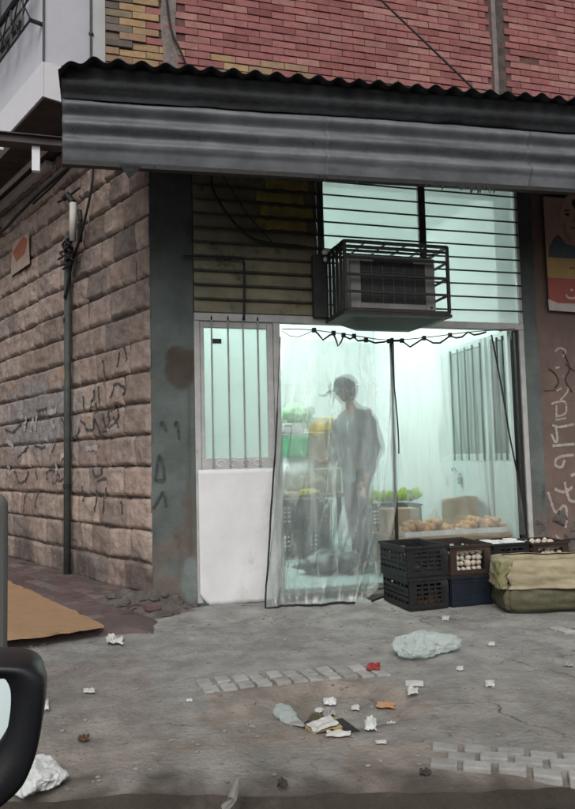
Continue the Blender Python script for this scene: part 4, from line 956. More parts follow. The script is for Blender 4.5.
def wf2(u, v):
    s = u*4; z = WHt*.47+WHt*.53*v; out = .040 + .026*nz(u*20, v*3+u*9, 6, 1.0)+.014*nz(u*55, v*6+u*14, 6, 1.0)
    if v > .8: k = (v-.8)/.2; out -= .09*k*k; z = WHt*.47+WHt*.53*(.8+.2*math.sin(k*math.pi/2)) + .012*nz(u*18, 3, 0, 1.0)
    if v < .05: out += .008
    return wbox(s % 4 if u < 1 else 0, z + .018*nz(u*9, 0, 2, 1.0)*(1-v), out)
b.grid(wf2, 130, 22); b.build('upper_wrap', MT['wrap'], wb, smooth=True, fix=False, solid=.003)
b = MB()
def wf3(u, v): # inner fold-in flaps, leaving a sunken middle
    s = u*4; k = v; return wbox(s % 4 if u < 1 else 0, WHt-.01-.13*k**1.5 + .012*nz(u*18, 3, 0, 1.0)*(1-k), -.05-.05*k+.02*nz(u*20, k*3, 4, 1.0))
b.grid(wf3, 110, 8); c4 = [wbox(k, WHt-.14, -.10) for k in range(4)]; b.add(c4, [(0, 1, 2, 3)]); b.build('folded_flap', MT['wrap'], wb, smooth=True, fix=False)
b = MB()
def wcorner(u, v):
    s = 3.66+.43*u+.03*nz(v*3, 1, 0, 1.0)-.12*v*u; return wbox(s % 4, WHt*(1.01-(.55+.06*nz(u*3, 7, 0, 1.0))*v)+.012*nz(u*6, v*4, 3, 1.0), .055+.02*nz(u*7, v*5, 9, 1.0)+.02*math.sin(math.pi*u))
b.grid(wcorner, 30, 14); b.build('torn_cover', mat('yellow_green_film', (.29, .275, .135), (.20, .19, .10), 7, .4, .3, 20), wb, smooth=True, fix=False, solid=.002)

# ================================================================== GOODS INSIDE
def pbox(name, label, cat, m, x0, y0, x1, y1, Y, dep, bev=.008, group=None, rot=0, crum=0):
    a = P(x0, y1, Y); c = P(x1, y0, Y); b = MB()
    if crum:
        lx, lz = c.x-a.x, c.z-a.z
        ctr = Vector(((a.x+c.x)/2, Y+dep/2, (a.z+c.z)/2)); b.ball(ctr, lx*.56, dep*.56, lz*.56, 18, 12, crum, x0)
        for v in b.v:
            v.x = max(a.x, min(c.x, v.x)); v.z = max(a.z, v.z)
    else: b.box(a.x, c.x, Y, Y+dep, a.z, c.z)
    o = b.build(name, m, bevel=0 if crum else bev, smooth=bool(crum), loc=((a.x+c.x)/2, Y+dep/2, a.z)); return tag(o, label, cat, group)
YG = 7.35
tb_ = thing('display_table', 'low dark table behind the curtain carrying packets and sacks', 'table', (2.3, YG, FZ))
a_, c_ = P(272, 500, YG-.05), P(344, 493, YG-.05)
b = MB(); b.box(a_.x, c_.x, YG-.06, YG+.6, c_.z-.04, c_.z); b.build('tabletop', MT['carton'], tb_)
for sx in (a_.x+.03, c_.x-.05):
    for yy in (YG-.04, YG+.54):
        b = MB(); b.box(sx-.02, sx+.02, yy, yy+.04, FZ, c_.z-.041); b.build('leg', MT['black'], tb_)
zt_ = c_.z
for i, (x0, y0, x1, y1, lab) in enumerate(((279, 524, 305, 553, 'dark crate on the floor at the left, under the table front'), (306, 524, 333, 553, 'dark crate on the floor at the right, under the table front'), (279, 497, 305, 524, 'dark crate stacked on top at the left, under the table front'), (306, 497, 333, 524, 'dark crate stacked on top at the right, under the table front'))):
    a = P(x0, y1, YG-.45); c = P(x1, y0, YG-.45)
    z0 = FZ+.002 if y1 > 550 else FZ+.302
    crate('storage_crate', lab, 'crate', (a.x+c.x)/2, YG-.25, z0, c.x-a.x-.015, .34, .285, MT['navycrate'] if i % 3 else MT['browncrate'], 0, group='dark crates behind the curtain')
pbox('paper_pack', 'white crumpled paper pack on the display table', 'pack', MT['foam'], 286, 457, 316, 492, YG, .3, crum=.35)
pbox('green_packet', 'bright green packet stacked above the white paper pack', 'packet', MT['greenpack'], 287, 434, 309, 456, YG+.02, .3, bev=.03)
pbox('green_packet', 'white and mint packet on top of the bright green one', 'packet', MT['foam'], 284, 423, 305, 433, YG+.02, .3, bev=.02)
pbox('green_bundle', 'pale green leafy bundle topmost on the packets behind the curtain', 'bundle', MT['palegreen'], 285, 404, 318, 422, YG+.05, .35, crum=.6)
pbox('cardboard_box', 'beige cardboard box behind the standing man', 'box', MT['carton'], 312, 432, 341, 468, YG+.1, .4)
pbox('cardboard_box', 'second cardboard box under the beige one behind the standing man', 'box', MT['sack'], 317, 469, 341, 492, YG+.08, .4)
pbox('yellow_packet', 'bright yellow packet on top of the beige box', 'packet', MT['yellow'], 314, 417, 339, 431, YG+.12, .3, bev=.02)
pbox('produce_bag', 'grey bag of yellowish produce at the front of the display table', 'bag', MT['sack'], 302, 474, 327, 496, YG-.12, .2, crum=.4)
pbox('yellow_fruit', 'pale yellow fruit heap spilling at the table edge', 'fruit', mat('pale_yellow_fruit', (.62, .56, .12), (.46, .44, .10), 25, .6, .3, 60), 302, 489, 322, 498, YG-.2, .14, crum=.4)
# bag at the man's feet
b = MB(); q = G(341, 574, FZ); b.ball((q.x, q.y+.10, FZ+.075), .33, .17, .10, 26, 14, .55, 9)
for v in b.v: v.z = max(FZ+.003, v.z + .02*nz(v.x, v.y, 0, 14))
tag(b.build('plastic_sack', mat('dark_sack_plastic', (.05, .065, .075), (.028, .038, .045), 9, .3, .3, 25), smooth=True, loc=(q.x, q.y+.1, FZ)), 'dark plastic sack slumped on the floor at the man\'s feet', 'sack')
# lettuce crates right of the man
YL = 6.9
crate('storage_crate', 'dark crate under the lettuces behind the middle post', 'crate', 3.13, YL+.2, FZ+.002, .62, .36, .24, MT['navycrate'], 0, group='lettuce crates')
crate('storage_crate', 'dark crate heaped with yellow green lettuce behind the middle post', 'crate', 3.13, YL+.2, FZ+.245, .62, .36, .26, MT['crate'], 0, group='lettuce crates')
first = None
for i in range(16):
    x = 2.88+.125*(i % 5)+random.uniform(-.02, .02); y = YL+.08+.12*(i//5); z = FZ+.535+random.uniform(0, .03)
    if first is None:
        b = MB()
        for k in range(16):
            a = random.uniform(0, 6.28); tl = random.uniform(.2, 1.2); ln_ = random.uniform(.06, .10); d = Vector((math.cos(a)*math.sin(tl), math.sin(a)*math.sin(tl), math.cos(tl))); s_ = Vector((-math.sin(a), math.cos(a), 0)); up_ = s_.cross(d)
            b.grid(lambda u, v, d=d, s_=s_, up_=up_, ln_=ln_: d*ln_*v + s_*(u-.5)*.09*math.sin(math.pi*(.15+.75*v)) + up_*(-.03*v*v+.012*nz(u*7+d.x*9, v*7, 0, 1)), 5, 5)
        first = b.build('lettuce_head', MT['lettuce'], smooth=True, loc=(0, 0, 0), fix=False); o = first
        tag(first, 'yellow green lettuce head in the crate behind the middle post', 'lettuce', 'lettuce heads in the crate')
    else: o = first.copy(); C.objects.link(o)
    o.location = (x, y, z); o.rotation_euler = (random.uniform(-.3, .3), random.uniform(-.3, .3), random.uniform(0, 6)); k = random.uniform(.95, 1.35); o.scale = (k, k, k)
# display ledge inside the right opening with trays of onions
bn = thing('display_bench', 'low bench just inside the right opening carrying onion trays', 'bench', (3.15, 5.75, FZ))
b = MB(); b.box(2.52, 3.64, 5.50, 6.10, .36, .40); b.build('top', MT['carton'], bn)
for xx in (2.56, 3.58):
    b = MB(); b.box(xx-.025, xx+.025, 5.52, 6.05, FZ, .359); b.build('leg', MT['carton'], bn)
for (x0, x1, lab) in ((2.60, 3.12, 'left tray of orange onions on the bench inside'), (3.18, 3.62, 'right tray of orange onions on the bench inside')):
    t = thing('onion_tray', lab, 'tray', ((x0+x1)/2, 5.66, .402)); b = MB(); b.box(x0, x1, 5.55, 5.80, .402, .410); b.box(x0, x1, 5.55, 5.56, .4105, .445); b.box(x0, x1, 5.79, 5.80, .4105, .445); b.box(x0, x0+.01, 5.561, 5.789, .4105, .445); b.box(x1-.01, x1, 5.561, 5.789, .4105, .445); b.build('tray', MT['foam'], t)
    n = int((x1-x0)/.062)
    produce('onion', 'orange onion in the '+lab.split(' of')[0]+' inside the right opening', 'onion', 'onions in the '+lab.split(' of')[0], MT['onion'], [(x0+.04+.06*i+random.uniform(-.01, .01), 5.59+.055*j, .448+.028*((i*7+j*3) % 3)*(1 if 0 < i < n-1 else .2)) for i in range(n) for j in range(4)], .036)
b = MB(); b.box(2.585, 2.90, 5.88, 6.08, .402, .62); tag(b.build('cardboard_box', MT['carton'], bevel=.006, loc=(2.74, 5.98, .402)), 'plain brown cardboard box on the bench left of the woven sack', 'box')
b = MB(); q = P(433, 514, 5.86); b.ball((q.x, 5.84, .46), .05, .05, .16, 10, 8, .35, 5)
tag(b.build('clear_bag', M_bag, smooth=True, loc=(q.x, 5.84, .402)), 'small clear plastic bag between cardboard box and woven sack', 'bag')
sk = thing('woven_sack', 'open topped woven sack standing on the bench by the folded doors', 'sack', (3.39, 5.97, .40))
b = MB(); b.grid(lambda u, v: (3.39+(.185+.012*math.sin(u*6.28*3)+.01*nz(math.cos(u*6.28)*2, math.sin(u*6.28)*2, v*3, 1))*math.cos(u*6.2832), 5.97+.12*math.sin(u*6.2832), .402+.285*v+.012*math.sin(u*6.28*2)*v), 48, 14); b.build('sack_side', MT['sack'], sk, smooth=True, solid=.006, fix=False)
b = MB(); b.grid(lambda u, v: (3.39+.172*v*math.cos(u*6.2832), 5.97+.108*v*math.sin(u*6.2832), .63+.03*(1-v)), 30, 4); b.build('filling', MT['potato'], sk, smooth=True, fix=False)
pbox('parcel', 'grey parcel leaning against the folded door behind the woven sack', 'parcel', MT['dull'], 486, 500, 500, 530, 6.12, .1)

# ================================================================== THE MAN
def skin(chains, sub=2, name='s'):
    # chains: list of (list of (pos, radius)); first point of later chains is joined to the closest existing joint
    vs = []; es = []; rs = []
    for ch in chains:
        prev = None
        for i, (p, r) in enumerate(ch):
            p = Vector(p); hit = None
            if i == 0:
                for k, q in enumerate(vs):
                    if (q-p).length < 1e-4: hit = k
            if hit is None: vs.append(p); rs.append(r); hit = len(vs)-1
            if prev is not None: es.append((prev, hit))
            prev = hit
    me = bpy.data.meshes.new(name); me.from_pydata(vs, es, []); o = bpy.data.objects.new(name, me); C.objects.link(o)
    o.modifiers.new('skin', 'SKIN')
    for i, r in enumerate(rs):
        rr = r if isinstance(r, (tuple, list)) else (r, r); me.skin_vertices[0].data[i].radius = rr
    me.skin_vertices[0].data[0].use_root = True
    md = o.modifiers.new('sub', 'SUBSURF'); md.levels = sub; md.render_levels = sub
    dg = bpy.context.evaluated_depsgraph_get(); dg.update(); ev = o.evaluated_get(dg); em = bpy.data.meshes.new_from_object(ev)
    V = [v.co.copy() for v in em.vertices]; Fs = [tuple(p.vertices) for p in em.polygons]
    bpy.data.objects.remove(o, do_unlink=True); bpy.data.meshes.remove(me); bpy.data.meshes.remove(em); return V, Fs
ML = Vector((2.37, 6.02, FZ)); TH = R(192)      # the figure is modelled facing +x and turned to face left
mc, ms_ = math.cos(TH), math.sin(TH)
def MW(p): return Vector((p[0]*mc-p[1]*ms_, p[0]*ms_+p[1]*mc, p[2])) + ML
man = thing('person', 'man in a cap, grey shirt and dark trousers standing behind the hazy curtain', 'person', ML)
def addskin(b, chains, sub=2):
    V, Fs = skin(chains, sub); b.add([MW(v) for v in V], Fs)
pel = (0, 0, .93)
armL = [((.0, .0, 1.36), .11), ((-.01, .185, 1.40), .062), ((-.05, .235, 1.12), .046), ((.04, .235, .90), .034), ((.07, .23, .83), .030)]
armR = [((.0, .0, 1.36), .11), ((.02, -.185, 1.39), .062), ((.02, -.235, 1.11), .046), ((.20, -.17, 1.00), .035), ((.27, -.15, .99), .030)]
body = MB()
addskin(body, [[(pel, .135), ((-.01, 0, 1.10), (.115, .14)), ((0, 0, 1.36), (.115, .155)), ((.035, 0, 1.49), .058), ((.075, 0, 1.57), .055)],
   armL, armR,
   [(pel, .135), ((.01, .10, .86), .09), ((.045, .11, .48), .058), ((.0, .12, .09), .038), ((.10, .13, .035), .034), ((.18, .14, .025), .026)],
   [(pel, .135), ((.0, -.10, .86), .09), ((-.02, -.11, .48), .058), ((-.09, -.12, .09), .038), ((.01, -.125, .035), .034), ((.09, -.13, .025), .026)]])
def hand(b, w, d, side, thumb):      # w wrist, d pointing direction, side across the palm, thumb direction
    w, d, side, thumb = Vector(w), Vector(d).normalized(), Vector(side).normalized(), Vector(thumb).normalized()
    nrm = d.cross(side)
    addskin(b, [[(w-d*.01, (.024, .02)), (w+d*.04, (.036, .018)), (w+d*.085, (.036, .016))]], 2)
    for k, (o_, l) in enumerate(((-.030, .068), (-.010, .078), (.010, .072), (.029, .056))):
        p = w+d*.075+side*o_; q1 = w+d*(.09+l*.35)+side*o_*1.12; q2 = q1+d*l*.33+nrm*.012; q3 = q2+d*l*.24+nrm*.022
        addskin(b, [[(p, .0095), (q1, .0092), (q2, .0082), (q3, .0068)]], 1)
    p = w+d*.02-side*.022; addskin(b, [[(p, .012), (p+d*.03-side*.026, .011), (p+d*.062-side*.036+nrm*.008, .0088)]], 1)
hand(body, (.07, .23, .83), (.22, 0, -1), (-1, 0, -.2), (1, 0, 0))
hand(body, (.27, -.15, .99), (1, .25, -.1), (-.1, .2, -1), (0, 0, 1))
# head with a face
hc = Vector((.098, 0, 1.655))
def headpt(u, v):
    th = math.pi*v; ph = 2*math.pi*u; d = Vector((math.sin(th)*math.cos(ph), math.sin(th)*math.sin(ph), math.cos(th)))
    r = Vector((.100, .076, .122)); p = Vector((d.x*r.x, d.y*r.y, d.z*r.z)); f = max(0, d.x)
    def g(y0, z0, sy, sz): return math.exp(-((p.y-y0)/sy)**2-((p.z-z0)/sz)**2)
    if d.x > 0:
        p.x += .030*g(0, -.02, .013, .022)*f + .012*g(0, .012, .010, .022)*f + .008*g(0, -.062, .024, .010)*f + .012*g(0, -.105, .025, .02)*f
        p.x -= .013*(g(.032, .008, .016, .012)+g(-.032, .008, .016, .012))*f; p.x += .007*(g(.032, .030, .02, .008)+g(-.032, .030, .02, .008))*f; p.x -= .005*g(0, -.070, .026, .004)
    if d.z < -.2: p.y *= 1-.28*(-d.z-.2); p.x += .012*(-d.z-.2)*(1 if d.x > 0 else -1.2)
    c_, s_ = math.cos(.26), math.sin(.26)          # looking slightly down
    return MW(hc + Vector((p.x*c_+p.z*s_, p.y, -p.x*s_+p.z*c_)))
body.grid(headpt, 40, 32)
for s in (-1, 1):
    body.ball(MW(hc+Vector((-.008, s*.079, -.002))), .020, .010, .032, 9, 7, .15, 3)
bo = body.build('body', MT['skin'], man, smooth=True)
b = MB()
for s in (-1, 1): b.ball(MW(hc+Vector((.086, s*.032, -.016))), .010, .012, .008, 8, 6)
b.build('eye', MT['hair'], bo, smooth=True)
b = MB()
def hairpt(u, v):
    ph = 2*math.pi*u; p = Vector((-.012+.104*math.cos(ph), .084*math.sin(ph), .03-.115*v*(1 if math.cos(ph) < .1 else max(.12, 1-1.6*(math.cos(ph)-.1))))); k = 1-.22*v*v if math.cos(ph) < 0 else 1
    return MW(hc+Vector((p.x*k, p.y*k, p.z)))
b.grid(hairpt, 36, 6); b.build('hair', MT['hair'], bo, smooth=True, solid=.008, fix=False)
b = MB()
def cappt(u, v):
    ph = 2*math.pi*u; th = v*math.pi*.53; d = Vector((math.sin(th)*math.cos(ph), math.sin(th)*math.sin(ph), math.cos(th))); p = Vector((d.x*.114-.004, d.y*.093, d.z*.098+.034+.004*nz(d.x*3, d.y*3, d.z*3))); c_, s_ = math.cos(.20), math.sin(.20)
    return MW(hc+Vector((p.x*c_+p.z*s_, p.y, -p.x*s_+p.z*c_)))
b.grid(cappt, 32, 12)
def brim(u, v):
    a = (u-.5)*1.7; r = .10+.105*v*math.cos(a*.9); p = Vector((r*math.cos(a), r*.86*math.sin(a), .034-.016*v-.02*abs(u-.5)*2)); c_, s_ = math.cos(.24), math.sin(.24)
    return MW(hc+Vector((p.x*c_+p.z*s_, p.y, -p.x*s_+p.z*c_)))
b.grid(brim, 20, 6); b.build('cap', MT['cap'], man, smooth=True, solid=.006, fix=False)
b = MB()
addskin(b, [[((.0, 0, .76), (.135, .165)), ((.0, 0, .82), (.150, .180)), ((.0, 0, .95), (.152, .182)), ((-.015, 0, 1.10), (.150, .178)), ((-.005, 0, 1.26), (.155, .192)), ((.0, 0, 1.385), (.120, .17)), ((.03, 0, 1.475), .074), ((.045, 0, 1.51), .070)],
   [((.0, 0, 1.385), .11), ((-.01, .19, 1.395), .084), ((-.03, .225, 1.25), .078), ((-.05, .24, 1.10), .070), ((.0, .242, .98), .060), ((.045, .237, .87), .052)],
   [((.0, 0, 1.385), .11), ((.02, -.19, 1.39), .084), ((.02, -.225, 1.24), .078), ((.02, -.24, 1.10), .070), ((.11, -.205, 1.05), .058), ((.205, -.168, 1.0), .050)]])
for v in b.v: v += Vector((nz(v.x, v.y, v.z, 9), nz(v.y, v.z, v.x, 9), 0))*.013 + Vector((nz(v.x, v.y, v.z*1.6, 20), nz(v.y, v.z, v.x, 20), 0))*.006
b.build('shirt', MT['shirt'], man, smooth=True)
b = MB()
addskin(b, [[((.0, 0, 1.0), (.125, .155)), ((.0, 0, .88), (.14, .165))],
   [((.0, 0, .88), .13), ((.01, .095, .80), .108), ((.045, .115, .46), .082), ((.0, .122, .10), .070)],
   [((.0, 0, .88), .13), ((.0, -.095, .80), .108), ((-.02, -.112, .46), .082), ((-.09, -.122, .10), .070)]])
for v in b.v: v += Vector((nz(v.x, v.y, v.z, 8), nz(v.y, v.z, v.x, 8), 0))*.014 + Vector((nz(v.x, v.y, v.z*1.6, 20), nz(v.y, v.z, v.x, 20), 0))*.006
b.build('trousers', MT['trousers'], man, smooth=True)
for (fx, fy) in ((.07, .128), (-.02, -.124)):
    b = MB()
    b.grid(lambda u, v, fx=fx, fy=fy: MW((fx+.01+(.145*math.cos(u*6.2832)+.0)*(1-.55*v**2)-.045*v, fy+.052*math.sin(u*6.2832)*(1-.35*v*v)*(1.1 if math.cos(u*6.28) > 0 else .9), .003+.095*v*(1 if math.cos(u*6.28) < .2 else .72))), 24, 8); b.add([MW((fx+.01+.145*math.cos(t), fy+.05*math.sin(t), .003)) for t in [k*6.2832/24 for k in range(24)]], [tuple(range(24))]); b.build('shoe', MT['shoe'], man, smooth=True, fix=False)

# ================================================================== LITTER
def sheetpiece(name, label, cat, m, px0, py0, px1, py1, hgt=.02, crum=.5, solid=.002, seed=None, jag=.25):
    sd = seed if seed is not None else px0*.37+py0*.11
    kx, ky_ = (px1-px0)*.10, (py1-py0)*.10; px0 += kx; px1 -= kx; py0 += ky_; py1 -= ky_
    a = G(px0, (py0+py1)/2); c = G(px1, (py0+py1)/2); f = G((px0+px1)/2, py1); r = G((px0+px1)/2, py0)
    ctr = (f+r)/2; hx = (c-a)/2; hy = (r-f)/2
    gz = ground_z(ctr.x, ctr.y); b = MB()
    def fn(u, v):
        U_, V_ = u*2-1, v*2-1
        rr = 1 - jag*.5 + jag*nz(math.atan2(V_, U_)*1.6, sd, 0, 1.0)
        p = ctr + hx*U_*rr + hy*V_*rr
        n_ = nz(U_*1.7, V_*1.7, sd, 1.0); n2 = nz(U_*4, V_*4, sd+5, 1.0)
        return (p.x, p.y, gz + .006 + max(0, hgt*(.45 + crum*(n_*1.1+n2*.5))*(1-.6*max(abs(U_), abs(V_))**3)))
    b.grid(fn, 12, 10); o = b.build(name, m, smooth=False, solid=solid, loc=(ctr.x, ctr.y, gz), fix=False); return tag(o, label, cat)
def bag(name, label, m, px0, py0, px1, py1, h, seed, rough=.5):
    a = G(px0, py1-2); c = G(px1, py1-2); f = G((px0+px1)/2, py1); ctr = Vector(((a.x+c.x)/2, f.y+.09, 0)); gz = ground_z(ctr.x, ctr.y); lx = (c.x-a.x)/2; b = MB()
    b.ball((ctr.x, ctr.y, gz+h*.42), lx, .13, h*.58, 84, 46, 0, seed)
    for i, v in enumerate(b.v):
        d = Vector((v.x-ctr.x, v.y-ctr.y, v.z-gz-h*.42)); rg = lambda f: .5-abs(nz(d.x*f, d.y*f, d.z*f+seed*3.3, 1.0))*1.4
        k = .86 + rough*(.38*nz(d.x*8, d.y*8, d.z*8+seed, 1.0) + .22*rg(13) + .16*rg(27) + .08*rg(55))
        v.x, v.y, v.z = ctr.x+d.x*k, ctr.y+d.y*k, max(gz+.003, gz+h*.42+d.z*k)
    return tag(b.build(name, m, smooth=False, loc=(ctr.x, ctr.y, gz), fix=False), label, 'bag')
bag('plastic_bag', 'large milky plastic bag lying crumpled on the pavement before the crates', M_bag, 390, 634, 466, 659, .11, 4, .85)
bag('plastic_bag', 'white plastic bag crumpled near the kerb behind the car mirror', MT['foam'], 8, 757, 66, 794, .065, 8, 1.2)
bag('plastic_bag', 'small pale crumpled bag at the left rim of the shallow hole', M_bag, 279, 700, 304, 716, .032, 12, 1.2)
LT = [
 ('paper_packet', 'red and white packet lying by the end of the paving strip', 'packet', 'redpack', 365, 664, 383, 672, .03, .7, .25),
 ('paper_sheet', 'flat square white card below the milky bag', 'card', 'paper', 403, 679, 426, 686, .012, .2, .08),
 ('paper_scrap', 'crumpled white paper just below the square white card', 'paper', 'paper', 404, 689, 421, 697, .03, .8, .35),
 ('orange_wrapper', 'long orange wrapper on the right rim of the hole', 'wrapper', 'rust', 372, 692, 398, 700, .02, .6, .3),
 ('foam_cup', 'crushed white cup standing right of the book', 'cup', 'foam', 362, 720, 379, 734, .05, .5, .3),
 ('foam_piece', 'rounded white foam piece at the back of the hole', 'foam', 'foam', 321, 690, 338, 698, .035, .4, .15),
 ('grey_wrapper', 'grey and white strip of wrapper above the book', 'wrapper', 'dull', 320, 702, 338, 709, .035, .7, .3),
 ('snack_packet', 'olive and black snack packet in the middle of the hole', 'packet', 'wrapgreen', 306, 705, 326, 715, .04, .7, .35),
 ('paper_sheet', 'long torn white paper lying in front of the book', 'paper', 'paper', 322, 732, 356, 740, .02, .5, .25),
 ('paper_scrap', 'white torn paper by the edge of the tan ramp', 'paper', 'paper', 103, 639, 126, 648, .05, .9, .4),
 ('paper_scrap', 'white paper strip on the bare pavement right of the car mirror', 'paper', 'paper', 81, 689, 97, 695, .02, .5, .3),
 ('plastic_cup', 'small white cup behind the edge of the car mirror', 'cup', 'foam', 40, 702, 50, 716, .06, .3, .15),
 ('paper_scrap', 'tiny white scrap right below the navy crate', 'paper', 'paper', 440, 615, 451, 621, .02, .7, .4),
 ('paper_scrap', 'white scrap right of the milky bag', 'paper', 'paper', 486, 643, 497, 648, .015, .5, .35),
 ('paper_scrap', 'small white scrap below the right end of the milky bag', 'paper', 'paper', 455, 668, 465, 673, .015, .6, .35),
 ('paper_scrap', 'white oval scrap between square card and right edge', 'paper', 'paper', 484, 681, 496, 689, .02, .6, .2),
 ('paper_scrap', 'pale scrap near the right edge under the paving patch', 'paper', 'dull', 562, 661, 576, 667, .015, .6, .3),
 ('paper_scrap', 'pale scrap at the back rim of the hole', 'paper', 'paper', 349, 697, 361, 703, .02, .6, .35),
 ('paper_scrap', 'pale scrap under the orange wrapper', 'paper', 'paper', 385, 712, 399, 719, .02, .6, .35),
 ('dry_leaf', 'curled brown leaf on the bare pavement right of the mirror', 'leaf', 'leaf', 76, 737, 92, 745, .03, .9, .4),
 ('paper_scrap', 'narrow pale scrap below the right rim of the hole', 'paper', 'paper', 374, 743, 389, 747, .012, .6, .3),
 ('paper_scrap', 'tiny white scrap under the left end of the paving strip', 'paper', 'paper', 185, 701, 194, 704, .012, .6, .35),
 ('dark_clod', 'dark clod of dirt low in the middle near the kerb', 'clod', 'clod', 275, 784, 290, 793, .03, .9, .4),
 ('dark_clod', 'dark clod of dirt on the left below the paver patch', 'clod', 'clod', 418, 773, 434, 779, .02, .9, .4),
 ('black_wrapper', 'black torn wrapper behind the book at the left of the hole', 'wrapper', 'rubber', 302, 714, 330, 722, .03, .9, .4),
 ('yellow_scrap', 'flat yellow scrap between the snack packet and the book', 'scrap', 'yellowpages', 326, 708, 340, 714, .012, .5, .3),
 ('grey_wrapper', 'flat grey film piece at the left rim of the hole below the pale bag', 'wrapper', 'dull', 286, 716, 306, 723, .012, .5, .35),
 ('paper_scrap', 'flat cream paper right of the snack packet', 'paper', 'paper', 312, 700, 326, 705, .012, .5, .3),
 ('black_wrapper', 'small black torn wrapper right of the book', 'wrapper', 'rubber', 334, 713, 346, 719, .025, .9, .4)]
for n_, lab, cat, mk, x0, y0, x1, y1, hg, cr, jg in LT: sheetpiece(n_, lab, cat, MT[mk], x0, y0, x1, y1, hg, cr, .002, None, jg)
# tattered book
bkq = G(324, 728); gz = ground_z(bkq.x, bkq.y)
bkk = thing('tattered_book', 'black edged book with a dirty white cover lying in the hole', 'book', (bkq.x, bkq.y, gz)); bkk.rotation_euler = (.05, -.06, .15)
b = MB(); b.box(bkq.x-.065, bkq.x+.065, bkq.y-.04, bkq.y+.045, gz+.006, gz+.024); b.build('pages', MT['yellowpages'], bkk, bevel=.003)
b = MB(); b.grid(lambda u, v: (bkq.x-.13+.25*u, bkq.y-.085+.15*v+.02*nz(u*4, 2, 0, 1), gz+.004+.010*abs(nz(u*4, v*4, 1, 1))-.002*v), 12, 8); b.box(bkq.x-.055, bkq.x+.02, bkq.y-.0445, bkq.y-.0405, gz+.008, gz+.022); b.build('cover', MT['rubber'], bkk, solid=.003, fix=False)
b = MB(); b.grid(lambda u, v: (bkq.x-.06+.11*u, bkq.y-.04+.085*v, gz+.029+.012*nz(u*3, v*3, 2, 1)+.01*u), 8, 6); b.build('loose_page', MT['paper'], bkk, solid=.002, fix=False)
# stick in the gutter
b = MB(); b.tube([G(226, 808, 0), G(232, 800, .03), G(237, 782, .05)], [.018, .016, .012], 7); tag(b.build('stub', MT['pebble'], loc=G(230, 803, 0)), 'short grey stub standing out of the dirt at the kerb', 'stub')

# ================================================================== POST AT THE LEFT EDGE
q = Vector((-.395, 3.2, 0))
pt = thing('bollard', 'grey rounded post standing at the far left edge beside the lane', 'post', q)
b = MB(); n = 10; rad = .066
b.tube([(q.x, q.y, -.01), (q.x, q.y, .93)], rad, 20); b.build('shaft', MT['post'], pt, smooth=False)
b = MB(); b.ball((q.x, q.y, .93), rad*1.0, rad*1.0, .06, 20, 10); b.build('rounded_top', MT['post'], pt, smooth=True)
for p_ in pt.children[0].data.polygons: p_.use_smooth = len(p_.vertices) == 4

# ================================================================== CAR DOOR MIRROR
Y0 = .62
cr = thing('car_side', 'black side mirror on the door of a dark car at the lower left', 'car', (-.2, Y0, .6))
# outline of the housing as seen from the seat, built at its own distance with real thickness
outl = [(-175, 683), (-90, 671), (-20, 666), (12, 666), (28, 668), (38, 674), (43, 685), (43.5, 698), (41.5, 718), (37.5, 743), (32, 765), (23, 785), (9, 800), (-8, 812), (-60, 835), (-150, 850), (-200, 800), (-205, 720)]
inner = [(-160, 690), (-90, 681), (-20, 677), (1, 677), (7, 682), (10.5, 692), (10, 712), (5, 738), (-4, 758), (-20, 776), (-60, 800), (-140, 815), (-180, 780), (-184, 725)]
def ringpts(ol, n=96):
    pts = [P(x, y, Y0) for x, y in ol]; cl_ = pts+pts[:3]; out = []
    sm = smoothline([pts[-1]]+pts+[pts[0], pts[1]], 6)
    return sm[6:6+6*len(pts)]
ro = ringpts(outl); ri = ringpts(inner)
# resample inner to the outer count
def resample(l, n):
    cl_ = l+[l[0]]; ds = [0]
    for i in range(len(l)): ds.append(ds[-1]+(cl_[i+1]-cl_[i]).length)
    out = []; j = 0
    for k in range(n):
        d = ds[-1]*k/n
        while ds[j+1] < d: j += 1
        out.append(cl_[j].lerp(cl_[j+1], (d-ds[j])/max(1e-9, ds[j+1]-ds[j])))
    return out
n = 100; ro = resample(ro, n); ri = resample(ri, n); ctr = sum(ro, Vector())/n
rings = []
for k, (f, dy) in enumerate(((1.0, 0), (1.012, .012), (1.01, .035), (.97, .065), (.86, .095), (.62, .115), (.3, .125), (.02, .128))):
    rings.append([ctr + (p-ctr)*f + Vector((0, dy, 0)) for p in ro])
rin = [ri, [p+Vector((0, .085, 0)) for p in ri]]
seq = [rin[1], rin[0], [p.lerp(q, .85)+Vector((0, -.004, 0)) for p, q in zip(ri, ro)]] + rings
b = MB(); b.add([v for r_ in seq for v in r_], [(i*n+k, i*n+(k+1) % n, (i+1)*n+(k+1) % n, (i+1)*n+k) for i in range(len(seq)-1) for k in range(n)])
hs = b.build('mirror_housing', MT['car'], cr, smooth=True)
zc_ = sum((p.z for p in ri))/n
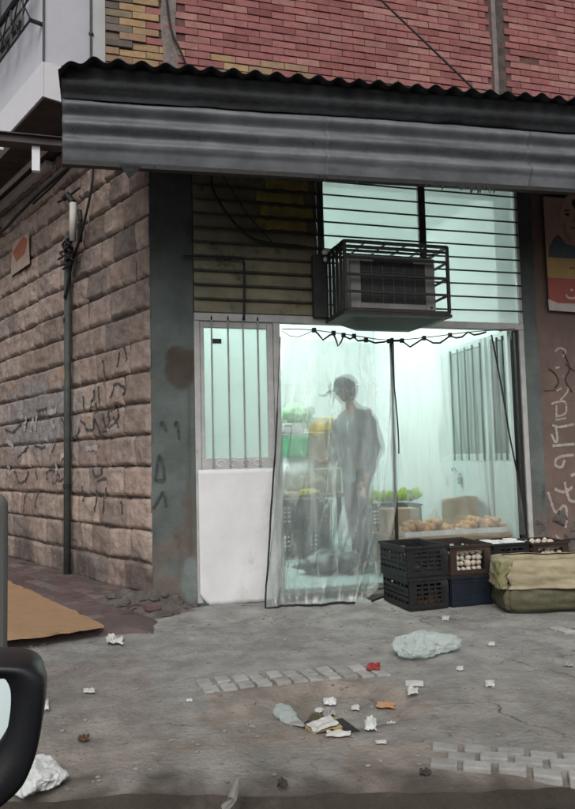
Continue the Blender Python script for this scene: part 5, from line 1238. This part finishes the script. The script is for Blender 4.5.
b = MB(); b.add([p+Vector((0, .012+.045+.30*(p.z-zc_), 0)) for p in ri], [tuple(range(n))]); mg = b.build('mirror_glass', M_mirror, hs, fix=False)
b = MB(); b.add([ctr+(p-ctr)*1.02+Vector((0, -.0008, 0)) for p in []], []) if False else None
# arm and the door it is bolted to (below the picture)
b = MB(); b.obox((-.28, Y0+.02, .70), (.10, 0, 0), (0, .05, 0), (0, 0, .06)); b.build('mirror_arm', MT['car'], cr, bevel=.01)
b = MB(); b.grid(lambda u, v: (-.6+1.9*u, .46+.14*math.sin(v*2.4)-.02, .72-.62*v if v > .05 else .72), 24, 14); b.build('door_panel', MT['carpaint'], cr, smooth=True, solid=.03, fix=False)

# ================================================================== ACROSS THE LANE: a plain house front, seen only from the side
# ================================================================== LIGHT
w = bpy.data.worlds.new('World'); scene.world = w; w.use_nodes = True; nt = w.node_tree
bg = nt.nodes['Background']; sky = N(nt, 'ShaderNodeTexSky'); sky.sky_type = 'NISHITA'; sky.sun_disc = False
sky.sun_elevation = R(42); sky.sun_rotation = R(200); sky.dust_density = 4; sky.air_density = 1.0; sky.ozone_density = 1
hsv = N(nt, 'ShaderNodeHueSaturation'); hsv.inputs['Saturation'].default_value = .22
nt.links.new(sky.outputs[0], hsv.inputs['Color']); nt.links.new(hsv.outputs[0], bg.inputs['Color']); bg.inputs['Strength'].default_value = .10
sd = bpy.data.lights.new('sun', 'SUN'); sd.energy = .7; sd.angle = R(28); sd.color = (1, .95, .89); so_ = bpy.data.objects.new('sun', sd); C.objects.link(so_)
# sun behind the camera's left shoulder, high: direction it travels
dirv = Vector((.25, 1.0, -1.05)).normalized(); so_.rotation_euler = dirv.to_track_quat('-Z', 'Y').to_euler()
scene.view_settings.view_transform = 'Standard'; scene.view_settings.look = 'None'; scene.view_settings.gamma = 1; scene.view_settings.exposure = .22
scene.view_settings.use_curve_mapping = False
scene.cycles.max_bounces = 10; scene.cycles.transparent_max_bounces = 16; scene.cycles.caustics_reflective = False; scene.cycles.caustics_refractive = False
scene.cycles.use_denoising = True; scene.cycles.sample_clamp_indirect = 8
